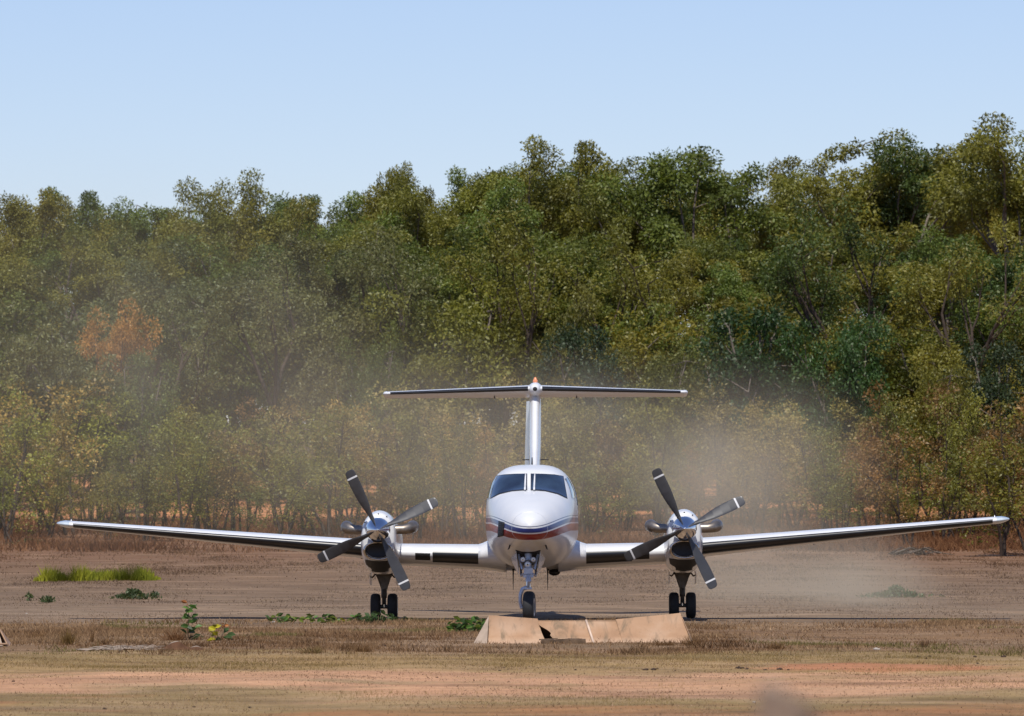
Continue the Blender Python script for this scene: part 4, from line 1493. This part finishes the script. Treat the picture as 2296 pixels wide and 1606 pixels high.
WG = 'weeds along the runway edge'
weed(618, 1396, 26, 14, 9, ['dark', 'olive'], 'small dark weed with a pale stone-like leaf, last of the row of weeds', group=WG)
weed(652, 1396, 40, 17, 18, ['olive', 'green', 'olive'], 'bright spreading weed second from the outer end of the weed row', group=WG)
weed(702, 1396, 26, 15, 10, ['olive', 'green'], 'narrow upright green weed in the middle of the weed row', group=WG)
weed(735, 1397, 46, 16, 20, ['green', 'olive', 'dark'], 'wide leafy green weed in the row, two weeds away from the twin wheels', group=WG)
weed(764, 1397, 26, 10, 8, ['olive', 'yellow'], 'low yellowish weed in the row close to the twin wheels', group=WG)
weed(808, 1396, 30, 22, 16, ['dark', 'green'], 'dark weed with a tall seed stalk touching the twin wheels', stems=4)
b = ground_at(803, 1394)
weed(850, 1398, 70, 22, 46, ['dark'], 'mat of dark weeds in front of the twin wheels', stems=6)
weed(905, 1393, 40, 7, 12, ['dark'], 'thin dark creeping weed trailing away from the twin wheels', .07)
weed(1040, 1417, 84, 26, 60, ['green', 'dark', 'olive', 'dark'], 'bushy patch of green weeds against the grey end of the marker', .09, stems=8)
weed(1076, 1412, 24, 30, 18, ['dark', 'green'], 'taller dark weed leaning on the marker end', .09)

# ------------------------------------------------------------------ grass
def vnoise(x, y, seed):
    rg = np.random.default_rng(seed); G = rg.random((64, 64))
    xi = np.floor(x).astype(int); yi = np.floor(y).astype(int)
    fx = x - xi; fy = y - yi
    fx = fx * fx * (3 - 2 * fx); fy = fy * fy * (3 - 2 * fy)
    g = lambda a, b: G[a % 64, b % 64]
    return (g(xi, yi) * (1 - fx) + g(xi + 1, yi) * fx) * (1 - fy) + (g(xi, yi + 1) * (1 - fx) + g(xi + 1, yi + 1) * fx) * fy

def blades(name, x, y, h, wd, col, lean=.5, seed=1, parent=None, **kw):
    rg = np.random.default_rng(seed)
    n = len(x)
    z = gz(x, y)
    a = rg.uniform(0, 6.283, n)
    ln = rg.normal(size=(n, 2)) * lean * h[:, None]
    v = np.zeros((n, 3, 3))
    v[:, 0] = np.stack([x - np.cos(a) * wd / 2, y - np.sin(a) * wd / 2, z - .01], -1)
    v[:, 1] = np.stack([x + np.cos(a) * wd / 2, y + np.sin(a) * wd / 2, z - .01], -1)
    v[:, 2] = np.stack([x + ln[:, 0], y + ln[:, 1], z + h], -1)
    me = new_mesh(name, v.reshape(-1, 3), np.arange(3 * n).reshape(n, 3))
    at_ = me.attributes.new('col', 'FLOAT_COLOR', 'FACE')
    c = np.concatenate([col, np.ones((n, 1))], 1).astype(np.float32)
    at_.data.foreach_set('color', c.ravel())
    return obj(name, me, M['grass'], parent, **kw)

def field(y0, y1, n, half, dens, hgt, pal, seed, name, label, wd=(.010, .018), lean=.6):
    rg = np.random.default_rng(seed)
    # even spread over ground area
    y = np.sqrt(rg.uniform(y0 ** 2, y1 ** 2, n)); x = rg.uniform(-1, 1, n) * half * y + .0
    d = dens(x, y)
    k = rg.random(n) < d
    x, y, d = x[k], y[k], d[k]
    h = hgt(x, y, rg)
    col = pal(x, y, rg)
    w_ = rg.uniform(*wd, len(x)) * (y / 85)
    return blades(name, x, y, h, w_, col, lean, seed, kind='stuff', label=label, cat='grass')

def lerpc(a, b, t): return np.array(a)[None] * (1 - t[:, None]) + np.array(b)[None] * t[:, None]
HALF = 2296 / 2 / F * 1.25

def d_verge(x, y):
    n = vnoise(x * .9, y * .35, 3) * .6 + vnoise(x * 2.7, y * 1.1, 4) * .4
    free = 1 - .85 * np.exp(-((x - .55) / 1.0) ** 4) * np.exp(-((y - 82.5) / 2.2) ** 4)
    edge = np.clip((103.6 + 6 * (vnoise(x * .55, y * 0 + 3, 17) - .45) + 3 * (vnoise(x * 2.1, y * .2, 18) - .5) - y) / 2.5, .03, 1)
    bare = np.clip((vnoise(x * .45, y * .16, 19) - .30) * 4, .12, 1)
    return np.clip((n - .30) * 2.0, .05, .9) * np.clip((y - 77) / 2.5, 0.05, 1) * free * edge * bare
def h_verge(x, y, rg):
    n = vnoise(x * 1.7, y * .8, 5)
    tuft = vnoise(x * 2.4, y * 1.3, 8)
    return (.022 + .04 * n + .03 * np.exp(-((y - 102.5) / 2.0) ** 2) + .10 * np.clip((tuft - .70) * 4, 0, 1) * np.clip((88 - y) / 5, .25, 1)) * rg.uniform(.5, 1.3, len(x))
def p_verge(x, y, rg):
    t = np.clip(vnoise(x * .7, y * .3, 6) + rg.normal(size=len(x)) * .22, 0, 1)
    c = lerpc((.18, .098, .048), (.36, .232, .125), t)
    gsel = vnoise(x * .5, y * .2, 9) > .72
    c[gsel] = lerpc((.15, .125, .04), (.24, .19, .08), t[gsel])
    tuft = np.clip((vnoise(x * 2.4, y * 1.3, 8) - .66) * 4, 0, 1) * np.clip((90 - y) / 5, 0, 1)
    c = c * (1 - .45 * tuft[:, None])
    return c * rg.uniform(.7, 1.2, (len(x), 1))
field(77, 105.5, 300000, HALF, d_verge, h_verge, p_verge, 21, 'dry_grass', 'brown dry grass of the verge around the marker')

def d_front(x, y):
    n = vnoise(x * .8, y * .25, 13) * .6 + vnoise(x * 2.5, y * .9, 14) * .4
    band = np.exp(-((y - 73.5) / 4.0) ** 2) + .55 * np.exp(-((y - 58) / 2.2) ** 2) * (x < 1.5) + .25 * np.exp(-((y - 62.5) / 1.5) ** 2) * (x > 0)
    return np.clip((n - .3) * 2.0, 0, 1) * np.clip(band, .04, 1)
def h_front(x, y, rg): return (.014 + .026 * vnoise(x * 1.5, y * .7, 15)) * rg.uniform(.5, 1.4, len(x))
def p_front(x, y, rg):
    t = np.clip(vnoise(x * .6, y * .3, 16) + rg.normal(size=len(x)) * .22, 0, 1)
    return lerpc((.23, .165, .058), (.40, .265, .125), t) * rg.uniform(.7, 1.15, (len(x), 1))
field(50, 79, 330000, HALF, d_front, h_front, p_front, 22, 'straw_grass', 'short yellow straw grass beside the sandy track', (.005, .010))

def d_run(x, y):
    n = vnoise(x * .5, y * .10, 23) * .6 + vnoise(x * 1.6, y * .4, 24) * .4
    return np.clip((n - .38) * 1.7, 0.03, .8)
def h_run(x, y, rg): return (.010 + .018 * vnoise(x * 1.1, y * .4, 25)) * rg.uniform(.5, 1.4, len(x)) * (1 + (y - 105) / 60)
def p_run(x, y, rg):
    t = np.clip(vnoise(x * .4, y * .12, 26) + rg.normal(size=len(x)) * .22, 0, 1)
    far = np.clip((y - 150) / 70, 0, 1)
    c = lerpc((.17, .115, .075), (.31, .225, .15), t)
    return (c * (1 - far[:, None]) + lerpc((.13, .065, .032), (.22, .125, .065), t) * far[:, None]) * rg.uniform(.75, 1.15, (len(x), 1))
field(105, 236, 260000, HALF, d_run, h_run, p_run, 23, 'runway_grass', 'sparse dusty grass on the runway behind the aeroplane', (.012, .02))

def d_edge(x, y): return np.clip((vnoise(x * .4, y * .1, 33) - .1) * 1.6, .1, 1)
def h_edge(x, y, rg): return (.10 + .35 * vnoise(x * .7, y * .3, 35)) * rg.uniform(.5, 1.4, len(x))
def p_edge(x, y, rg):
    t = np.clip(vnoise(x * .4, y * .12, 36) + rg.normal(size=len(x)) * .25, 0, 1)
    return lerpc((.12, .052, .025), (.25, .125, .06), t) * rg.uniform(.7, 1.15, (len(x), 1))
field(222, 270, 110000, HALF, d_edge, h_edge, p_edge, 24, 'brown_grass', 'tall brown grass under the saplings', (.012, .02))

# twigs, crumbs of soil and dead leaves strewn over the foreground
def d_lit(x, y): return np.clip(.25 + 1.2 * (vnoise(x * 1.3, y * .3, 43) - .4), .08, 1)
def h_lit(x, y, rg): return rg.uniform(.004, .016, len(x)) * (1 + 1.5 * (rg.random(len(x)) > .97))
def p_lit(x, y, rg):
    t = rg.random(len(x))
    return lerpc((.09, .05, .03), (.46, .31, .19), t)
field(50, 106, 150000, HALF, d_lit, h_lit, p_lit, 25, 'ground_litter', 'loose crumbs of soil and dead leaf bits on the track and verge', (.012, .035), 1.0)

# bright patch of green grass on the runway
def grass_patch(pxs, py, h, n, c0, c1, name, label, deep=2.5, seed=50):
    rg = np.random.default_rng(seed)
    a = ground_at(pxs[0], py); b_ = ground_at(pxs[1], py)
    t = rg.uniform(0, 1, n)
    y = a.y + rg.uniform(0, deep, n)
    x = a.x + (b_.x - a.x) * t
    lump = (.25 + .6 * vnoise(x * 2.2 + 40, y * .5, seed) + .35 * vnoise(x * 7 + 10, y * 2, seed + 5))
    edge = np.clip(np.minimum(t, 1 - t) * 9, .25, 1)
    hh = h * lump * edge * (.35 + rg.random(n) ** 2)
    col = lerpc(c0, c1, np.clip(vnoise(x * 3, y, seed + 1) + rg.normal(size=n) * .2, 0, 1))
    return blades(name, x, y, hh, rg.uniform(.03, .06, n), col, .3, seed, kind='stuff', label=label, cat='grass')
grass_patch((75, 348), 1303, .42, 5200, (.13, .15, .02), (.33, .32, .035), 'green_grass', 'long low patch of bright yellow green grass on the runway')

def small_shrub(px, py, w_px, h_px, n, col, label, seed):
    rg = np.random.default_rng(seed)
    b_ = ground_at(px, py); s_ = F / b_.y
    u = rg.normal(size=(n, 3)) * np.array([w_px / s_ * .26, .25, 0])
    lump = .4 + .8 * vnoise(u[:, 0] * 3 + 50, u[:, 1] + 20, seed)
    P = u + np.stack([np.zeros(n), np.zeros(n), rg.uniform(0, 1, n) * h_px / s_ * lump * np.clip(1.2 - np.abs(u[:, 0]) * s_ / w_px * 1.6, .2, 1)], -1)
    A = rg.normal(size=(n, 3)) + np.array([0, 0, .6]); A /= np.linalg.norm(A, axis=1, keepdims=True)
    me = leaf_mesh('foliage', P, A, rg, .09, .045, np.clip(rg.normal(.45, .2, n), 0, 1))
    root = empty('low_shrub', b_, label=label, cat='shrub')
    o = obj('foliage', me, M['leaf'], root); o.color = (*col, 1)
    for k in range(5):
        x_ = (k - 2) * w_px / s_ * .12
        MB().tube([(x_ * .6, 0, -.03), (x_, .03, h_px / s_ * .6)], [.008, .003], 5).build('stem', M['stem'], root)
small_shrub(300, 1344, 78, 20, 420, (.06, .085, .03), 'low dark green shrub on the runway below the bright grass patch', 61)
small_shrub(346, 1340, 16, 14, 60, (.06, .085, .03), 'tiny dark shrub tuft beside the low dark green shrub', 62)
small_shrub(106, 1351, 26, 12, 110, (.075, .10, .035), 'tiny grey green tuft on the runway near the grey marker end', 63)
small_shrub(65, 1348, 12, 14, 40, (.075, .10, .035), 'tiniest upright green sprig on the runway by the tiny tuft', 64)
small_shrub(2010, 1340, 115, 24, 520, (.05, .10, .028), 'low green shrub on the runway under the far wing, veiled by dust', 65)
small_shrub(70, 1222, 120, 14, 300, (.09, .09, .03), 'flat olive patch of shrub below the far wing tip', 66)

def dry_tuft(px, py, w_px, h_px, n, c0, c1, label, seed):
    rg = np.random.default_rng(seed)
    b_ = ground_at(px, py); s_ = F / b_.y
    root = empty('grass_tuft', b_, label=label, cat='grass tuft')
    x = rg.normal(size=n) * w_px / s_ * .15; y = rg.normal(size=n) * .06
    h = h_px / s_ * rg.uniform(.35, 1.05, n)
    v = np.zeros((n, 3, 3)); a = rg.uniform(0, 3.14, n); wd = rg.uniform(.006, .012, n)
    v[:, 0] = np.stack([x - np.cos(a) * wd / 2, y, np.full(n, -.02)], -1); v[:, 1] = np.stack([x + np.cos(a) * wd / 2, y + np.sin(a) * wd, np.full(n, -.02)], -1)
    v[:, 2] = np.stack([x + rg.normal(size=n) * w_px / s_ * .28, y + rg.normal(size=n) * .1, h], -1)
    me = new_mesh('blades', v.reshape(-1, 3), np.arange(3 * n).reshape(n, 3))
    at_ = me.attributes.new('col', 'FLOAT_COLOR', 'FACE')
    at_.data.foreach_set('color', np.concatenate([lerpc(c0, c1, rg.random(n)), np.ones((n, 1))], 1).astype(np.float32).ravel())
    obj('blades', me, M['grass'], root)
BR0, BR1 = (.12, .062, .028), (.28, .165, .075)
dry_tuft(153, 1446, 46, 40, 260, (.12, .075, .03), (.27, .17, .06), 'rounded golden brown grass tuft between the grey marker end and the debris', 71)
dry_tuft(207, 1440, 14, 38, 40, BR0, BR1, 'single thin dead stalk cluster standing beside the golden tuft', 72)
dry_tuft(393, 1436, 70, 30, 240, BR0, (.33, .16, .07), 'reddish dry grass clump behind the bark sheet', 73)
dry_tuft(232, 1446, 40, 22, 120, BR0, BR1, 'low greyish grass tuft by the pale palm fibres', 74)
dry_tuft(86, 1430, 60, 18, 160, BR0, BR1, 'dark low grass tuft close to the grey marker end', 75)
dry_tuft(812, 1462, 70, 22, 200, BR0, BR1, 'dry grass tuft at the near verge in line with the twin wheels', 76)
dry_tuft(700, 1465, 60, 20, 200, (.10, .09, .03), BR1, 'dull green grass tuft at the near verge edge', 77)
dry_tuft(1548, 1448, 60, 26, 200, BR0, BR1, 'dry grass tuft under the high end of the marker', 78)
dry_tuft(1490, 1448, 80, 18, 240, BR0, BR1, 'dark ragged grass in front of the high end of the marker', 79)
dry_tuft(1740, 1456, 60, 22, 200, BR0, BR1, 'brown grass tuft a few steps off the high end of the marker', 80)
dry_tuft(2070, 1452, 30, 22, 120, (.06, .04, .03), BR1, 'dark lone grass tuft by the red earth patch', 81)

# ------------------------------------------------------------------ debris
M['bark_sheet'] = simple('curled_bark', (.105, .052, .028), .85, 0, .35, 7, .4, spec=.15)
M['fibre'] = simple('pale_dry_fibre', (.29, .23, .18), .8, 0, .25, 8)
M['clod'] = simple('dark_clod', (.06, .04, .03), .9, 0, .4, 14, .5, spec=.1)
M['stone'] = simple('pale_stone', (.36, .31, .26), .8, 0, .2, 14, .3)
b = ground_at(390, 1458)
s_ = F / b.y
root = empty('bark_sheet', b, label='curled brown sheet of dead palm bark lying on the verge', cat='bark')
rows = []
tl = [(326, 1452), (333, 1444), (345, 1447), (360, 1448), (373, 1442), (390, 1444), (405, 1440), (420, 1442), (440, 1441), (454, 1444)]
for j in range(6):
    v = j / 5
    row = []
    for i in range(19):
        u = i / 18
        tx = 326 + 128 * u
        ty = float(np.interp(tx, [p[0] for p in tl], [p[1] for p in tl]))
        z = max(0, (1461 - ty) / s_) * (.62 + .38 * math.sin(u * 13 + 1)) * min(1, u * 5 + .15, (1 - u) * 4 + .1) * (1 - v) - .015 * v
        row.append(Vector(((tx - 390) / s_, .10 - .10 * v + .05 * math.sin(u * 9), z)))
    rows.append(row)
mb = MB(); sheet(mb, rows, .012); mb.build('outer_curl', M['bark_sheet'], root, True, 50)
rows2 = [[Vector((p.x, .10 + .05 * math.sin(i / 18 * 9) + .22 * v, max(-.01, rows[0][i].z * (1 - v) + .012 * math.sin(i * .9)))) for i, p in enumerate(rows[0])] for v in np.linspace(0, 1, 5)]
mb = MB(); sheet(mb, rows2, .012); mb.build('inner_curl', M['fibre'], root, True, 50)
b = ground_at(270, 1461)
s_ = F / b.y
root = empty('palm_frond', b, label='flattened grey dead palm frond with loose pale fibres next to the bark sheet', cat='palm frond')
for k in range(34):
    x0 = (PR.uniform(165, 322) - 270) / s_; ln = PR.uniform(.15, .42); up = PR.uniform(.0, .05)
    an = PR.uniform(-.35, .15)
    MB().tube([(x0, PR.uniform(-.15, .25), .008 + PR.uniform(0, .03)), (x0 + ln * .5, PR.uniform(-.1, .2), .02 + up), (x0 + ln, PR.uniform(-.1, .2), .015 + up * 1.4)], [.006, .008, .003], 5).build('leaflet', M['fibre'], root)
MB().tube([(-.55, .05, .02), (0, .03, .035), (.33, .06, .05)], [.012, .018, .02], 8).build('midrib', M['fibre'], root)

def lump(name, px, py, size, mt, label, cat, group, seed):
    rg = np.random.default_rng(seed)
    b_ = ground_at(px, py)
    import bmesh
    bm = bmesh.new(); bmesh.ops.create_icosphere(bm, subdivisions=2, radius=size)
    for v in bm.verts:
        k = 1 + rg.normal() * .16
        v.co = Vector((v.co.x * .95 * k, v.co.y * .7 * k, v.co.z * .42 * k * (1 + .5 * math.sin(v.co.x / size * 5))))
    me = bpy.data.meshes.new(name); bm.to_mesh(me); bm.free()
    for p in me.polygons: p.use_smooth = True
    o = obj(name, me, M[mt], None, label=label, cat=cat, group=group)
    o.location = b_ + Vector((0, 0, size * .2)); o.rotation_euler = (0, 0, rg.uniform(0, 6))
for i, (px, py, s_) in enumerate((a_, b_, c_ * .7) for a_, b_, c_ in [(1448, 1503, .05), (1466, 1503, .055), (1472, 1501, .035), (1660, 1500, .06), (1675, 1501, .04), (1652, 1499, .035), (1716, 1503, .035), (1748, 1502, .05), (1768, 1503, .03),
                                  (2250, 1474, .055), (2186, 1474, .045), (2060, 1474, .04), (2085, 1473, .04), (2192, 1489, .035), (1290, 1503, .03), (434, 1586, .025), (980, 1520, .025), (235, 1591, .03), (560, 1588, .03), (1120, 1505, .03), (30, 1529, .03), (880, 1451, .05), (862, 1449, .045)]):
    where = 'in front of the broken marker on yellow grass' if px < 1500 and py < 1510 else ('beside the red earth patch' if px > 1500 else 'on the bare sandy track')
    lump('earth_clod', px, py, s_, 'clod', 'dark clod of earth or dung ' + where, 'clod', 'dark clods ' + where, 200 + i)
for i, (px, py, s_, lab) in enumerate([(1966, 1458, .05, 'pale stone by the dark lone grass tuft'), (613, 1397, .045, 'pale stone beside the small dark weed'), (1690, 1576, .02, 'tiny white pebble on the sandy track before the post'), (60, 1377, .03, 'tiny white stone on the runway above the grey marker end')]):
    lump('stone', px, py, s_, 'stone', lab, 'stone', None, 300 + i)
# fallen branches under the scrub
b = ground_at(2035, 1246)
root = empty('fallen_branch', b, label='heap of grey fallen branches at the foot of the dark stems below the wing', cat='branch')
s_ = F / b.y
for k in range(14):
    x0 = PR.uniform(-70, 40) / s_; l_ = PR.uniform(.5, 1.5); an = PR.uniform(-.3, .3)
    z0 = PR.uniform(.03, .22)
    MB().tube([(x0, PR.uniform(-.4, .4), z0 * .4), (x0 + l_ * .5, PR.uniform(-.4, .4), z0 + .08), (x0 + l_, PR.uniform(-.4, .4), z0 * .3)], [.03, .024, .008], 6).build('limb', M['darkbark'] if k % 3 else M['bark'], root)

# ------------------------------------------------------------------ post close to the camera
M['post_wood'] = simple('grey_weathered_post', (.23, .165, .12), .85, 0, .6, 30, .5, spec=.15)
pd = 6.0
px_ = xat(1768, pd)
root = empty('fence_post', (px_, pd, 0), label='out of focus weathered timber post close in front of the track', cat='post')
ztop = CAMH - (1552 - 1175) / F * pd
rings = []
rg = np.random.default_rng(4)
for z, r_ in ((-.2, .034), (.4, .034), (.9, .033), (1.3, .032), (ztop - .02, .031), (ztop - .006, .028), (ztop, .018)):
    rings.append([(r_ * math.cos(2 * math.pi * k / 18) * (1 + rg.normal() * .05), r_ * math.sin(2 * math.pi * k / 18), z + (.012 * math.cos(2 * math.pi * k / 18) * -1 if z > 1.3 else 0)) for k in range(18)])
mb = MB(); mb.rings(rings); mb.build('shaft', M['post_wood'], root, True, 40)
MB().tube([(.012, -.03, ztop - .16), (.014, -.032, ztop - .03)], .006, 6).build('crack', M['old_wood'], root)

# ------------------------------------------------------------------ dust stirred up by the propellers
def build_dust():
    m = volume_dust()
    nt = m.node_tree; nt.nodes.clear()
    out = N(nt, 'ShaderNodeOutputMaterial')
    vol = N(nt, 'ShaderNodeVolumePrincipled')
    vol.inputs['Color'].default_value = (.82, .74, .57, 1)
    vol.inputs['Anisotropy'].default_value = 0.1
    geo = N(nt, 'ShaderNodeNewGeometry')
    P = geo.outputs['Position']
    n1 = noise(nt, mapping(nt, P, (.30, .06, .34)), 1.0, 4, .55, .5)
    wob = N(nt, 'ShaderNodeVectorMath', operation='ADD')
    nz = N(nt, 'ShaderNodeTexNoise'); nz.inputs['Scale'].default_value = .22; nz.inputs['Detail'].default_value = 3
    nt.links.new(P, nz.inputs['Vector'])
    off = N(nt, 'ShaderNodeVectorMath', operation='MULTIPLY_ADD')
    off.inputs[1].default_value = (3.4, 6, 2.6); off.inputs[2].default_value = (-1.7, -3, -1.3)
    nt.links.new(nz.outputs['Color'], off.inputs[0])
    nt.links.new(P, wob.inputs[0]); nt.links.new(off.outputs[0], wob.inputs[1])
    Q = wob.outputs[0]
    total = None
    for (px, py, D, rx, ry, rz, dens, pw) in DUST:
        c = at(px, py, D)
        sub = N(nt, 'ShaderNodeVectorMath', operation='SUBTRACT'); nt.links.new(Q, sub.inputs[0]); sub.inputs[1].default_value = c
        dv = N(nt, 'ShaderNodeVectorMath', operation='DIVIDE'); nt.links.new(sub.outputs[0], dv.inputs[0]); dv.inputs[1].default_value = (rx, ry, rz)
        ln = N(nt, 'ShaderNodeVectorMath', operation='LENGTH'); nt.links.new(dv.outputs[0], ln.inputs[0])
        f = math_n(nt, 'SUBTRACT', 1.0, ln.outputs['Value'], clamp=True)
        f = math_n(nt, 'MULTIPLY', math_n(nt, 'POWER', f, pw), dens)
        total = f if total is None else math_n(nt, 'ADD', total, f)
    k = ramp(nt, n1, [(.30, g3(.25)), (.52, g3(.8)), (.72, g3(1.5))])
    d = math_n(nt, 'MULTIPLY', total, k)
    nt.links.new(d, vol.inputs['Density'])
    nt.links.new(vol.outputs[0], out.inputs['Volume'])
    x0, x1, y0, y1, z0, z1 = -26, 16, 107.6, 234, -.6, 17
    v = [(x, y, z) for z in (z0, z1) for y in (y0, y1) for x in (x0, x1)]
    me = pymesh('dust_cloud', v, [(0, 2, 3, 1), (4, 5, 7, 6), (0, 1, 5, 4), (2, 6, 7, 3), (0, 4, 6, 2), (1, 3, 7, 5)])
    obj('dust_cloud', me, m, None, kind='stuff', label='pale dust cloud blown up behind the propellers', cat='dust')

#        px    py   depth  rx   ry  rz   density power
DUST = [(1790, 1310, 128, 2.9, 21, 1.35, .075, .8),
        (1690, 1090, 165, 3.4, 40, 3.2, .019, 1.0),
        (1400, 1030, 175, 7.5, 48, 3.2, .0105, 1.0),
        (950, 1020, 180, 8.0, 48, 3.8, .0088, 1.0),
        (330, 860, 190, 11., 42, 7.5, .0075, 1.0),
        (1250, 1260, 150, 9.0, 34, 1.2, .007, 1.0)]
build_dust()
